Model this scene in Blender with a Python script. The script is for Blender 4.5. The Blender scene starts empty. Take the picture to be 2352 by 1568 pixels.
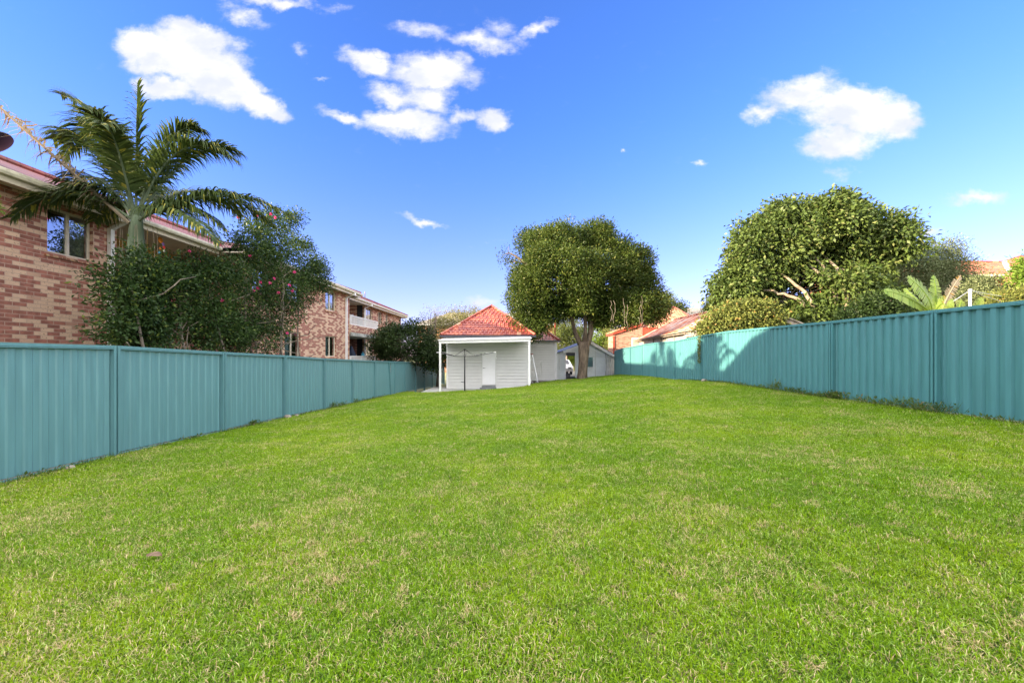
import bpy, math, random
import numpy as np
from mathutils import Vector, Matrix
R = math.radians
rng = np.random.default_rng(7)
random.seed(7)
scene = bpy.context.scene
COL = scene.collection
F = 915.0
EYE = 1.65
def P(px, py, Y):
    return np.array([(px-1176)/F*Y, Y, EYE-(py-816)/F*Y])
def YX(px, X):
    return X*F/(px-1176)

# ------------------------------------------------------------------ materials
MATS = {}
def srgb(r, g, b):
    f = lambda c: (c/12.92 if c <= .04045 else ((c+.055)/1.055)**2.4)
    return (f(r/255), f(g/255), f(b/255))
class NT:
    def __init__(s, name):
        s.m = bpy.data.materials.new(name); s.m.use_nodes = True
        s.t = s.m.node_tree; s.t.nodes.clear()
        s.out = s.n('ShaderNodeOutputMaterial')
    def n(s, typ, **kw):
        nd = s.t.nodes.new(typ)
        for k, v in kw.items():
            if k.startswith('i_'):
                key = k[2:]
                key = int(key) if key.isdigit() else key.replace('_', ' ')
                s.set(nd.inputs[key], v)
            else: setattr(nd, k, v)
        return nd
    def set(s, inp, v):
        if hasattr(v, 'links') or hasattr(v, 'is_output'): s.t.links.new(v, inp)
        elif isinstance(v, (tuple, list)) and len(v) == 3 and inp.type == 'RGBA': inp.default_value = (*v, 1)
        else: inp.default_value = v
    def math(s, op, a, b=0.0, clamp=False, c=None):
        nd = s.t.nodes.new('ShaderNodeMath'); nd.operation = op; nd.use_clamp = clamp
        s.set(nd.inputs[0], a); s.set(nd.inputs[1], b)
        if c is not None: s.set(nd.inputs[2], c)
        return nd.outputs[0]
    def mix(s, f, a, b, mode='MIX'):
        nd = s.t.nodes.new('ShaderNodeMix'); nd.data_type = 'RGBA'; nd.blend_type = mode
        s.set(nd.inputs[0], f); s.set(nd.inputs[6], a); s.set(nd.inputs[7], b)
        return nd.outputs[2]
    def ramp(s, f, lo, hi, a=0.0, b=1.0):
        nd = s.t.nodes.new('ShaderNodeMapRange'); nd.interpolation_type = 'SMOOTHSTEP'
        s.set(nd.inputs[0], f); nd.inputs[1].default_value = lo; nd.inputs[2].default_value = hi
        nd.inputs[3].default_value = a; nd.inputs[4].default_value = b
        return nd.outputs[0]
    def noise(s, scale, detail=3, vec=None, dim='3D', rough=.55):
        nd = s.t.nodes.new('ShaderNodeTexNoise'); nd.noise_dimensions = dim
        nd.inputs['Scale'].default_value = scale; nd.inputs['Detail'].default_value = detail
        nd.inputs['Roughness'].default_value = rough
        if vec is None:
            vec = s.geo()
        s.t.links.new(vec, nd.inputs['Vector'])
        return nd.outputs[0]
    def geo(s):
        return s.n('ShaderNodeNewGeometry').outputs['Position']
    def uv(s):
        return s.n('ShaderNodeTexCoord').outputs['UV']
    def mapv(s, vec, scale=(1,1,1), loc=(0,0,0), rot=(0,0,0)):
        nd = s.n('ShaderNodeMapping'); s.t.links.new(vec, nd.inputs[0])
        nd.inputs['Location'].default_value = loc; nd.inputs['Scale'].default_value = scale; nd.inputs['Rotation'].default_value = rot
        return nd.outputs[0]
    def princ(s, base, rough=.6, bump=None, bs=.3, bd=.02, metal=0.0, spec=.5):
        nd = s.n('ShaderNodeBsdfPrincipled')
        s.set(nd.inputs['Base Color'], base); s.set(nd.inputs['Roughness'], rough)
        nd.inputs['Metallic'].default_value = metal
        nd.inputs['Specular IOR Level'].default_value = spec
        if bump is not None:
            b = s.n('ShaderNodeBump'); b.inputs['Strength'].default_value = bs; b.inputs['Distance'].default_value = bd
            s.t.links.new(bump, b.inputs['Height']); s.t.links.new(b.outputs[0], nd.inputs['Normal'])
        return nd
    def done(s, sh):
        s.t.links.new(sh.outputs[0] if hasattr(sh, 'outputs') else sh, s.out.inputs[0]); MATS[s.m.name] = s.m
        return s.m

def plain(name, col, rough=.6, var=.15, scale=3.0, metal=0.0, spec=.5, bump=0.0, fine=40):
    t = NT(name)
    n1 = t.noise(scale, 4)
    c2 = tuple(c*(1-var) for c in col); c1 = tuple(min(1, c*(1+var*.6)) for c in col)
    base = t.mix(t.ramp(n1, .35, .65), c2, c1)
    if bump:
        return t.done(t.princ(base, rough, t.noise(fine, 4), bump, .01, metal, spec))
    return t.done(t.princ(base, rough, metal=metal, spec=spec))

def brick_mat(name, red, cream, mortar, frac=.5, bw=.25, bh=.086, speck=True, joint=.012):
    t = NT(name)
    uv = t.uv()
    sep = t.n('ShaderNodeSeparateXYZ'); t.t.links.new(uv, sep.inputs[0])
    row = t.math('DIVIDE', sep.outputs[1], bh); ir = t.math('FLOOR', row); fr = t.math('FRACT', row)
    half = t.math('MULTIPLY', t.math('MODULO', t.math('ABSOLUTE', ir), 2.0), .5)
    cc = t.math('ADD', t.math('DIVIDE', sep.outputs[0], bw), half); ic = t.math('FLOOR', cc); fc = t.math('FRACT', cc)
    cb = t.n('ShaderNodeCombineXYZ'); t.set(cb.inputs[0], ic); t.set(cb.inputs[1], ir)
    wn = t.n('ShaderNodeTexWhiteNoise'); wn.noise_dimensions = '2D'; t.t.links.new(cb.outputs[0], wn.inputs['Vector'])
    par = t.math('MODULO', t.math('ABSOLUTE', t.math('ADD', ic, ir)), 2.0)
    rnd = t.math('ADD', t.math('MULTIPLY', wn.outputs['Value'], .78), t.math('MULTIPLY', par, .22)) if speck else wn.outputs['Value']
    ju, jv = joint/bw/2, joint/bh/2
    fac = t.math('MAXIMUM', t.math('LESS_THAN', t.math('MINIMUM', fc, t.math('SUBTRACT', 1.0, fc)), ju), t.math('LESS_THAN', t.math('MINIMUM', fr, t.math('SUBTRACT', 1.0, fr)), jv))
    thr = t.ramp(rnd, 1-frac-.03, 1-frac+.03)
    n = t.noise(7, 4, uv)
    r2 = tuple(c*.6 for c in red)
    redv = t.mix(t.ramp(n, .3, .7), r2, red)
    redv = t.mix(t.math('MULTIPLY', t.ramp(wn.outputs['Value'], .0, .12, 1, 0), .55), redv, tuple(c*.45 for c in red))
    crv = t.mix(t.ramp(t.noise(3, 3, uv), .3, .7), tuple(c*.85 for c in cream), cream)
    if speck:
        sp = t.ramp(t.noise(26, 2, uv), .62, .68)
        crv = t.mix(sp, crv, tuple(c*.3 for c in cream))
        redv = t.mix(t.ramp(t.noise(19, 2, t.mapv(uv, loc=(5,3,0))), .66, .72), redv, (.05,.04,.06))
    col = t.mix(thr, redv, crv)
    col = t.mix(t.ramp(t.noise(.35, 3, t.geo()), .3, .75, .18, 0), col, (.10,.07,.05))
    col = t.mix(fac, col, mortar)
    h = t.math('SUBTRACT', t.math('MULTIPLY', t.noise(60, 3, uv), .25), fac)
    return t.done(t.princ(col, .85, h, .5, .008, spec=.25))

def tile_mat(name, cols, tw=.25, th=.34, curve=1.0, rough=.5, dirt=(.12,.08,.06), df=.5):
    """interlocking roof tiles: cols = two tile colours"""
    t = NT(name)
    uv = t.uv()
    sep = t.n('ShaderNodeSeparateXYZ'); t.t.links.new(uv, sep.inputs[0])
    u = t.math('DIVIDE', sep.outputs[0], tw); v = t.math('DIVIDE', sep.outputs[1], th)
    fu = t.math('FRACT', u); fv = t.math('FRACT', v)
    iu = t.math('FLOOR', u); iv = t.math('FLOOR', v)
    cb = t.n('ShaderNodeCombineXYZ'); t.set(cb.inputs[0], iu); t.set(cb.inputs[1], iv)
    wn = t.n('ShaderNodeTexWhiteNoise'); wn.noise_dimensions = '2D'; t.t.links.new(cb.outputs[0], wn.inputs['Vector'])
    rv = wn.outputs['Value']
    roll = t.math('ABSOLUTE', t.math('SINE', t.math('MULTIPLY', u, math.pi)))
    gap = t.ramp(roll, .0, .35, 1, 0)
    lap = t.ramp(fv, .0, .13, 1, 0)
    h = t.math('ADD', t.math('MULTIPLY', roll, .5*curve), t.math('MULTIPLY', t.math('SUBTRACT', 1, fv), .9))
    h = t.math('SUBTRACT', h, t.math('MULTIPLY', lap, .5))
    col = t.mix(rv, cols[0], cols[1])
    col = t.mix(t.ramp(t.noise(1.1, 4, t.geo()), .45, .72, 0, df), col, dirt)
    col = t.mix(t.math('MULTIPLY', t.ramp(rv, .93, .95), .5), col, tuple(c*1.5 for c in cols[1]))
    col = t.mix(t.math('MULTIPLY', t.math('MAXIMUM', gap, lap), .55), col, tuple(c*.25 for c in cols[0]))
    return t.done(t.princ(col, rough, h, .9, .05, spec=.4))

def leaf_mat(name, dark, light, odd=None, rough=.45, trans=.25, oddf=.05, spec=.5, nscale=.8):
    t = NT(name)
    g = t.n('ShaderNodeNewGeometry')
    rnd = g.outputs['Random Per Island']
    cl = t.ramp(t.noise(nscale, 2, g.outputs['Position']), .35, .65)
    f = t.math('ADD', t.math('MULTIPLY', rnd, .55), t.math('MULTIPLY', cl, .45))
    col = t.mix(f, dark, light)
    if odd is not None:
        r2 = t.math('FRACT', t.math('MULTIPLY', rnd, 57.31))
        col = t.mix(t.math('LESS_THAN', r2, oddf), col, odd)
    p = t.princ(col, rough+.08, spec=spec*.45)
    tr = t.n('ShaderNodeBsdfTranslucent'); t.set(tr.inputs[0], t.mix(.5, col, light))
    mx = t.n('ShaderNodeMixShader'); mx.inputs[0].default_value = trans
    t.t.links.new(p.outputs[0], mx.inputs[1]); t.t.links.new(tr.outputs[0], mx.inputs[2])
    return t.done(mx)

def bark_mat(name, a, b, sc=6):
    t = NT(name)
    v = t.mapv(t.geo(), (1, 1, .25))
    n = t.noise(sc, 6, v, rough=.7)
    col = t.mix(t.ramp(n, .3, .7), a, b)
    return t.done(t.princ(col, .9, n, .8, .04, spec=.2))

def fence_mat(name, col, seed):
    t = NT(name)
    pos = t.geo()
    streak = t.noise(2.5, 5, t.mapv(pos, (1, 6, .5), (seed, 0, 0)))
    c = t.mix(t.ramp(streak, .3, .75), tuple(x*.9 for x in col), tuple(min(1, x*1.06) for x in col))
    sep = t.n('ShaderNodeSeparateXYZ'); t.t.links.new(pos, sep.inputs[0])
    sc = t.ramp(t.noise(14, 4, t.mapv(pos, (1, 1, .35), (seed, 4, 0)), rough=.7), .71, .76)
    c = t.mix(t.math('MULTIPLY', sc, .35), c, (.5, .55, .5))
    rust = t.ramp(t.noise(5, 3, t.mapv(pos, (1, 1, 1), (seed, 9, 3))), .77, .79)
    c = t.mix(t.math('MULTIPLY', rust, .7), c, (.09, .05, .05))
    return t.done(t.princ(c, .42, t.noise(1.6, 2, pos), .10, .05, spec=.5))

brick_mat('apartment_brick', (.45,.185,.14), (.74,.51,.36), (.46,.33,.26), .44)
brick_mat('orange_brick', (.46,.16,.065), (.54,.22,.09), (.45,.35,.28), .4, speck=False)
brick_mat('pink_brick', (.36,.17,.12), (.46,.26,.19), (.40,.33,.27), .5, speck=False)
brick_mat('buff_brick', (.46,.26,.12), (.58,.38,.2), (.45,.38,.3), .5, speck=False)
tile_mat('apartment_tile', ((.17,.045,.04), (.26,.075,.06)), .3, .32, .4, .55)
tile_mat('terracotta_tile', ((.22,.036,.038), (.38,.085,.06)), .26, .33, 1.2, .38, (.25,.07,.06), .5)
tile_mat('weathered_tile', ((.42,.16,.08), (.54,.27,.15)), .26, .33, 1.0, .6, (.2,.12,.08), .4)
tile_mat('red_tile', ((.42,.11,.05), (.52,.16,.07)), .3, .33, .5, .6, (.3,.1,.06), .3)
tile_mat('grey_tile', ((.20,.18,.16), (.30,.27,.24)), .3, .33, .5, .8)
plain('cream_paint', (.62,.56,.45), .45, .08)
plain('gutter_cream', (.58,.55,.42), .4, .15, 8)
plain('white_paint', (.80,.80,.80), .4, .05)
plain('soffit_paint', (.62,.55,.44), .6, .08)
plain('balcony_ochre', (.88,.56,.20), .8, .1)
plain('siding_paint', (.60,.60,.59), .5, .03, 2)
plain('door_white', (.82,.82,.84), .35, .02)
plain('dark_gutter', (.045,.045,.06), .4, .2)
plain('dark_metal', (.02,.02,.022), .4, .2, metal=.3)
plain('silver_metal', (.62,.63,.65), .35, .1, metal=.6)
plain('handle_metal', (.35,.35,.35), .3, .1, metal=.9)
plain('concrete', (.42,.42,.40), .85, .2, 2, bump=.3)
plain('step_concrete', (.20,.21,.22), .85, .2, 4, bump=.3)
plain('balcony_concrete', (.55,.55,.50), .85, .55, 2.2, bump=.3)
plain('soil', (.075,.055,.04), .95, .3, 4, bump=.8, fine=12)
plain('terrain', (.16,.17,.07), .95, .35, .5, bump=.5, fine=8)
plain('asphalt', (.30,.29,.27), .9, .2, 1)
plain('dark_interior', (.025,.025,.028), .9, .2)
plain('curtain_cloth', (.60,.58,.54), .9, .15, 8)
plain('curtain_blue', (.50,.66,.72), .9, .15, 8)
plain('red_paint', (.34,.06,.035), .5, .2)
plain('timber_white', (.46,.43,.38), .8, .35, 6)
plain('timber_grey', (.30,.25,.21), .85, .4, 5)
plain('blue_cloth', (.03,.045,.09), .7, .3, 6)
plain('dish_navy', (.018,.028,.06), .35, .1)
plain('galv_sheet', (.62,.63,.60), .4, .12, 3)
plain('car_white', (.80,.81,.83), .2, .02)
plain('tyre_rubber', (.02,.02,.02), .8, .1)
plain('reed', (.30,.23,.17), .9, .35, 25)
plain('dry_leaf', (.17,.11,.07), .8, .3, 30)
plain('stone', (.30,.26,.22), .9, .3, 12, bump=.5)
plain('pale_plaster', (.45,.42,.36), .8, .25, 3)
plain('bin_grey', (.45,.45,.47), .5, .1)
for nm, c in (('orn_orange', (.85,.28,.03)), ('orn_purple', (.35,.2,.6)), ('orn_blue', (.1,.5,.75)), ('orn_red', (.7,.06,.05)), ('orn_white', (.9,.85,.75))):
    plain(nm, c, .4, .05)
# rusted corrugated iron
def rust_mat():
    t = NT('rusty_iron')
    uv = t.uv()
    n = t.noise(1.2, 6, t.mapv(uv, (3.2, .35, 1)), rough=.65)
    c = t.mix(t.ramp(n, .46, .60), (.42,.12,.045), (.58,.46,.40))
    c = t.mix(t.ramp(t.noise(.8, 4, t.mapv(uv, (2, .3, 1), (3, 7, 0))), .55, .62), c, (.20,.05,.03))
    return t.done(t.princ(c, .7, n, .2, .02, spec=.3))
rust_mat()
def glass_mat():
    t = NT('window_glass')
    tr = t.n('ShaderNodeBsdfTransparent', i_Color=(.62,.68,.70))
    gl = t.n('ShaderNodeBsdfGlossy', i_Roughness=.02, i_Color=(.95,.97,1))
    fr = t.n('ShaderNodeFresnel', i_IOR=1.9)
    mx = t.n('ShaderNodeMixShader'); t.set(mx.inputs[0], t.math('ADD', fr.outputs[0], .22, clamp=True))
    t.t.links.new(tr.outputs[0], mx.inputs[1]); t.t.links.new(gl.outputs[0], mx.inputs[2])
    return t.done(mx)
glass_mat()
leaf_mat('main_tree_leaf', (.022,.048,.008), (.085,.122,.020), (.15,.165,.035), .38, .25, .10)
leaf_mat('broad_leaf', (.045,.08,.016), (.125,.172,.042), (.18,.20,.07), .38, .22, .08)
leaf_mat('camellia_leaf', (.018,.042,.012), (.065,.12,.030), (.16,.21,.04), .35, .25, .08)
leaf_mat('olive_leaf', (.075,.10,.04), (.19,.23,.105), (.28,.30,.17), .6, .2, .1)
leaf_mat('dark_bush_leaf', (.012,.028,.008), (.04,.07,.016), None, .45, .2)
leaf_mat('pale_leaf', (.12,.13,.04), (.25,.25,.09), (.30,.27,.14), .6, .3, .2)
leaf_mat('bright_leaf', (.08,.15,.02), (.20,.30,.04), None, .5, .3)
leaf_mat('mid_leaf', (.05,.08,.02), (.16,.19,.045), None, .5, .25)
leaf_mat('vine_leaf', (.10,.13,.03), (.22,.24,.06), (.26,.17,.05), .5, .25, .05)
leaf_mat('palm_leaf', (.022,.045,.012), (.080,.115,.028), (.28,.26,.04), .5, .22, .08)
leaf_mat('dead_frond_leaf', (.22,.18,.13), (.36,.30,.22), (.35,.20,.05), .8, .2, .2)
leaf_mat('banana_leaf', (.13,.24,.03), (.34,.42,.10), None, .35, .4)
leaf_mat('weed_leaf', (.05,.10,.02), (.13,.19,.04), (.25,.2,.1), .5, .3, .15)
leaf_mat('petal_pink', (.70,.05,.22), (.85,.15,.38), None, .6, .3)
leaf_mat('plume_white', (.55,.52,.42), (.75,.72,.62), None, .8, .3)
bark_mat('bark_brown', (.06,.045,.035), (.24,.18,.13))
bark_mat('bark_pale', (.13,.10,.07), (.32,.26,.19))
bark_mat('bark_palm', (.06,.085,.055), (.17,.22,.14), 3)
bark_mat('bark_grey', (.10,.085,.07), (.26,.22,.18))
fence_mat('fence_left', (.10,.235,.265), 1.0)
fence_mat('fence_right', (.072,.228,.252), 23.0)

# ------------------------------------------------------------------ mesh helpers
class MB:
    def __init__(s): s.v = []; s.f = []; s.n = 0
    def add(s, verts, faces):
        verts = np.asarray(verts, float)
        s.v.append(verts); s.f += [tuple(int(i)+s.n for i in f) for f in faces]; s.n += len(verts)
        return s
    def box(s, a, b):
        x0,y0,z0 = a; x1,y1,z1 = b
        v = [(x0,y0,z0),(x1,y0,z0),(x1,y1,z0),(x0,y1,z0),(x0,y0,z1),(x1,y0,z1),(x1,y1,z1),(x0,y1,z1)]
        return s.add(v, [(3,2,1,0),(4,5,6,7),(0,1,5,4),(1,2,6,5),(2,3,7,6),(3,0,4,7)])
    def bar(s, p, q, w, h=None, up=(0,0,1)):
        p = np.array(p, float); q = np.array(q, float); h = h or w
        d = q-p; d /= np.linalg.norm(d); up = np.array(up, float)
        if abs(np.dot(d, up)) > .95: up = np.array((1.,0,0))
        sx = np.cross(d, up); sx /= np.linalg.norm(sx); sz = np.cross(sx, d)
        v = [c + sx*a*w/2 + sz*b*h/2 for c in (p, q) for a, b in ((-1,-1),(1,-1),(1,1),(-1,1))]
        return s.add(v, [(0,1,2,3),(7,6,5,4),(4,5,1,0),(5,6,2,1),(6,7,3,2),(7,4,0,3)])
    def tube(s, pts, rad, n=8, cap=True):
        pts = np.asarray(pts, float); k = len(pts)
        rad = np.full(k, rad) if np.isscalar(rad) else np.asarray(rad, float)
        up = None; rings = []
        for i in range(k):
            d = pts[min(i+1, k-1)]-pts[max(i-1, 0)]; d /= (np.linalg.norm(d)+1e-9)
            if up is None:
                up = np.array((0,0,1.)) if abs(d[2]) < .9 else np.array((1.,0,0))
            a = np.cross(d, up); a /= (np.linalg.norm(a)+1e-9); b = np.cross(a, d); up = b
            th = np.arange(n)*2*math.pi/n
            rings.append(pts[i] + rad[i]*(np.cos(th)[:,None]*a + np.sin(th)[:,None]*b))
        v = np.concatenate(rings); f = []
        for i in range(k-1):
            for j in range(n):
                j2 = (j+1) % n
                f.append((i*n+j, i*n+j2, (i+1)*n+j2, (i+1)*n+j))
        if cap:
            f.append(tuple(range(n-1, -1, -1))); f.append(tuple(range((k-1)*n, k*n)))
        return s.add(v, f)
    def quad(s, a, b, c, d): return s.add([a,b,c,d], [(0,1,2,3)])
    def poly(s, pts): return s.add(pts, [tuple(range(len(pts)))])
    def prism(s, pts, off):
        pts = np.asarray(pts, float); n = len(pts); off = np.array(off, float)
        v = np.concatenate([pts, pts+off])
        return s.add(v, [tuple(range(n-1,-1,-1)), tuple(range(n, 2*n))]+[(i, (i+1)%n, n+(i+1)%n, n+i) for i in range(n)])
    def sphere(s, c, r, n=10, m=7):
        c = np.array(c, float); r = np.array(r if hasattr(r, '__len__') else (r,r,r), float)
        v = [c+r*np.array((0,0,-1))]
        for i in range(1, m):
            a = -math.pi/2+math.pi*i/m
            for j in range(n):
                b = 2*math.pi*j/n
                v.append(c+r*np.array((math.cos(a)*math.cos(b), math.cos(a)*math.sin(b), math.sin(a))))
        v.append(c+r*np.array((0,0,1))); f = []
        for j in range(n): f.append((0, 1+(j+1)%n, 1+j)); f.append((len(v)-1, 1+(m-2)*n+j, 1+(m-2)*n+(j+1)%n))
        for i in range(m-2):
            for j in range(n): f.append((1+i*n+j, 1+i*n+(j+1)%n, 1+(i+1)*n+(j+1)%n, 1+(i+1)*n+j))
        return s.add(v, f)

def auto_uv(me):
    nl = len(me.loops)
    if nl == 0: return
    co = np.empty(len(me.vertices)*3); me.vertices.foreach_get('co', co); co = co.reshape(-1,3)
    vi = np.empty(nl, np.int32); me.loops.foreach_get('vertex_index', vi)
    tot = np.empty(len(me.polygons), np.int32); me.polygons.foreach_get('loop_total', tot)
    no = np.empty(len(me.polygons)*3); me.polygons.foreach_get('normal', no); no = no.reshape(-1,3)
    flat = np.abs(no[:,2]) > .995
    h = np.stack([-no[:,1], no[:,0], np.zeros(len(no))], 1)
    h[flat] = (1,0,0)
    h /= (np.linalg.norm(h, axis=1, keepdims=True)+1e-9)
    # keep a stable sign so flipped faces line up
    sg = np.where(np.abs(h[:,0]) > np.abs(h[:,1]), np.sign(h[:,0]), np.sign(h[:,1])); sg[sg==0] = 1
    h *= sg[:,None]
    v = np.cross(no, h); v[flat] = (0,1,0)
    v *= np.where(v[:,2] < -1e-6, -1, 1)[:,None]
    idx = np.repeat(np.arange(len(tot)), tot)
    p = co[vi]
    uv = np.stack([(p*h[idx]).sum(1), (p*v[idx]).sum(1)], 1)
    l = me.uv_layers.new(name='UVMap'); l.data.foreach_set('uv', uv.ravel())

def link(name, me, mat, thing=None, parent=None, smooth=False):
    o = bpy.data.objects.new(name, me); COL.objects.link(o)
    if mat: me.materials.append(MATS[mat] if isinstance(mat, str) else mat)
    if smooth: me.polygons.foreach_set('use_smooth', [True]*len(me.polygons))
    if parent is not None: o.parent = parent
    elif thing is not None: o.parent = thing.e
    return o

class Thing:
    """an Empty at the thing's base; parts are given in world coordinates"""
    def __init__(s, name, label, cat, loc, group=None):
        s.o = np.array(loc, float); s.e = bpy.data.objects.new(name, None); COL.objects.link(s.e)
        s.e.location = loc; s.e['label'] = label; s.e['category'] = cat; s.e.empty_display_size = .2
        if group: s.e['group'] = group
    def part(s, name, mb, mat, parent=None, smooth=False, label=None, uv=True):
        v = np.concatenate(mb.v)-s.o
        me = bpy.data.meshes.new(name); me.from_pydata(v.tolist(), [], mb.f); me.update()
        if uv: auto_uv(me)
        o = link(name, me, mat, s, parent, smooth)
        if label: o['label'] = label
        return o
    def fast(s, name, V, k, mat, parent=None, label=None, smooth=False):
        o = link(name, fastmesh(name, V-s.o, k), mat, s, parent, smooth)
        if label: o['label'] = label
        return o

def fastmesh(name, V, k):
    """V: (N*k,3), every k vertices one polygon"""
    n = len(V); nf = n//k
    me = bpy.data.meshes.new(name); me.vertices.add(n); me.loops.add(n); me.polygons.add(nf)
    me.vertices.foreach_set('co', np.ascontiguousarray(V, np.float32).ravel())
    me.loops.foreach_set('vertex_index', np.arange(n, dtype=np.int32))
    me.polygons.foreach_set('loop_start', np.arange(0, n, k, dtype=np.int32))
    me.polygons.foreach_set('loop_total', np.full(nf, k, np.int32))
    me.update(); me.validate()
    return me

def single(name, label, cat, mb, mat, loc, kind=None, group=None, smooth=False):
    v = np.concatenate(mb.v)-np.array(loc, float)
    me = bpy.data.meshes.new(name); me.from_pydata(v.tolist(), [], mb.f); me.update(); auto_uv(me)
    o = link(name, me, mat, smooth=smooth); o.location = loc
    if label: o['label'] = label
    if cat: o['category'] = cat
    if kind: o['kind'] = kind
    if group: o['group'] = group
    return o

def unit(a): return a/(np.linalg.norm(a, axis=-1, keepdims=True)+1e-9)

def leaf_quads(C, A, N, L, W, fold=.25):
    """C base points, A leaf axis, N rough normal -> diamond shaped leaves, 4 verts each"""
    n = len(C); L = np.broadcast_to(L, (n,))[:,None]; W = np.broadcast_to(W, (n,))[:,None]
    A = unit(A); S = unit(np.cross(A, N)); U = np.cross(S, A)
    mid = C + A*L*.45
    V = np.stack([C, mid+S*W*.5+U*W*fold, C+A*L-U*L*.12, mid-S*W*.5+U*W*fold], 1)
    return V.reshape(-1,3)

def blob_points(blobs, n, shell=(.72,1.04), inner=.12):
    """cluster centres near the skin of a union of ellipsoids (cx,cy,cz,rx,ry,rz)"""
    B = np.array(blobs, float); vol = (B[:,3]*B[:,4]+B[:,4]*B[:,5]+B[:,3]*B[:,5]); pr = vol**.78; pr /= pr.sum()
    out = []; tot = 0
    while tot < n:
        k = rng.choice(len(B), n*2, p=pr)
        d = unit(rng.normal(size=(n*2,3)))
        r = rng.uniform(*shell, n*2)
        inn = rng.random(n*2) < inner
        r[inn] = rng.uniform(.25, shell[0], inn.sum())
        p = B[k,:3] + d*r[:,None]*B[k,3:]
        q = np.linalg.norm((p[:,None,:]-B[None,:,:3])/B[None,:,3:], axis=2)
        ok = (q.min(1) > .62) | inn
        nrm = unit(d/B[k,3:])
        out.append(np.concatenate([p[ok], nrm[ok]], 1)); tot += ok.sum()
    return np.concatenate(out)[:n]

def roughen(B, n, r0, r1):
    """small lobes on the skin of the big ones, so that outlines are uneven"""
    B = list(B); A = np.array(B); pr = (A[:,3]*A[:,5]); pr /= pr.sum()
    for _ in range(n):
        b = A[rng.choice(len(A), p=pr)]; d = unit(rng.normal(size=3)+np.array((0,-.3,.2))); r = rng.uniform(r0, r1)
        c = b[:3]+d*b[3:]*rng.uniform(.88,1.07); B.append((c[0],c[1],c[2],r*rng.uniform(.8,1.4),r*rng.uniform(.8,1.3),r*rng.uniform(.6,1.0)))
    return B
def crown_leaves(blobs, nclump, per, sig, L, W, up=.4, shell=(.72,1.04), inner=.12, droop=0.0, flat=1.0):
    c = blob_points(blobs, nclump, shell, inner)
    per_i = rng.integers(int(per*.5), int(per*1.5)+1, nclump)
    idx = np.repeat(np.arange(nclump), per_i); n = len(idx)
    out = c[idx,3:]
    sg = (sig*rng.uniform(.6, 1.4, nclump))[idx][:,None]
    off = np.clip(rng.normal(size=(n,3)), -1.5, 1.5)*sg*np.array((1,1,flat))
    C = c[idx,:3]+off
    A = unit(out*.5 + unit(off)*.8 + rng.normal(size=(n,3))*.5 + np.array((0,0,up*.3-droop)))
    N = unit(out*.45 + unit(off)*.75 + rng.normal(size=(n,3))*.42 + np.array((0,0,up)))
    l = L*rng.uniform(.65, 1.25, n); w = W*rng.uniform(.7, 1.2, n)
    return leaf_quads(C, A, N, l, w)

def limb(p0, p1, r0, r1, bend=.1, n=7, sides=7):
    p0 = np.array(p0, float); p1 = np.array(p1, float); L = np.linalg.norm(p1-p0)
    off = rng.normal(size=3)*L*bend; off2 = rng.normal(size=3)*L*bend*.6
    t = np.linspace(0,1,n)[:,None]
    pts = p0*(1-t)+p1*t + off*np.sin(t*math.pi) + off2*np.sin(t*2*math.pi)
    return pts, np.linspace(r0, r1, n)

# ------------------------------------------------------------------ camera, light, sky
cd = bpy.data.cameras.new('camera'); cam = bpy.data.objects.new('camera', cd); COL.objects.link(cam)
cam.location = (0,0,EYE); cam.rotation_euler = (R(90),0,0)
cd.sensor_width = 36; cd.lens = F/2352*36; cd.shift_y = 32/2352; cd.clip_start = .05; cd.clip_end = 4000
scene.camera = cam
trav = Vector((1, .41, -.278)).normalized()
ld = bpy.data.lights.new('sun', 'SUN'); sun = bpy.data.objects.new('sun', ld); COL.objects.link(sun)
ld.energy = 5.0; ld.angle = R(.5); ld.color = (1.0, .80, .55)
sun.rotation_euler = trav.to_track_quat('-Z', 'Y').to_euler(); sun.location = (-30,-20,25)
elev = math.asin(-trav.z); az = math.atan2(-trav.x, -trav.y)   # compass angle from +Y, clockwise positive

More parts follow.
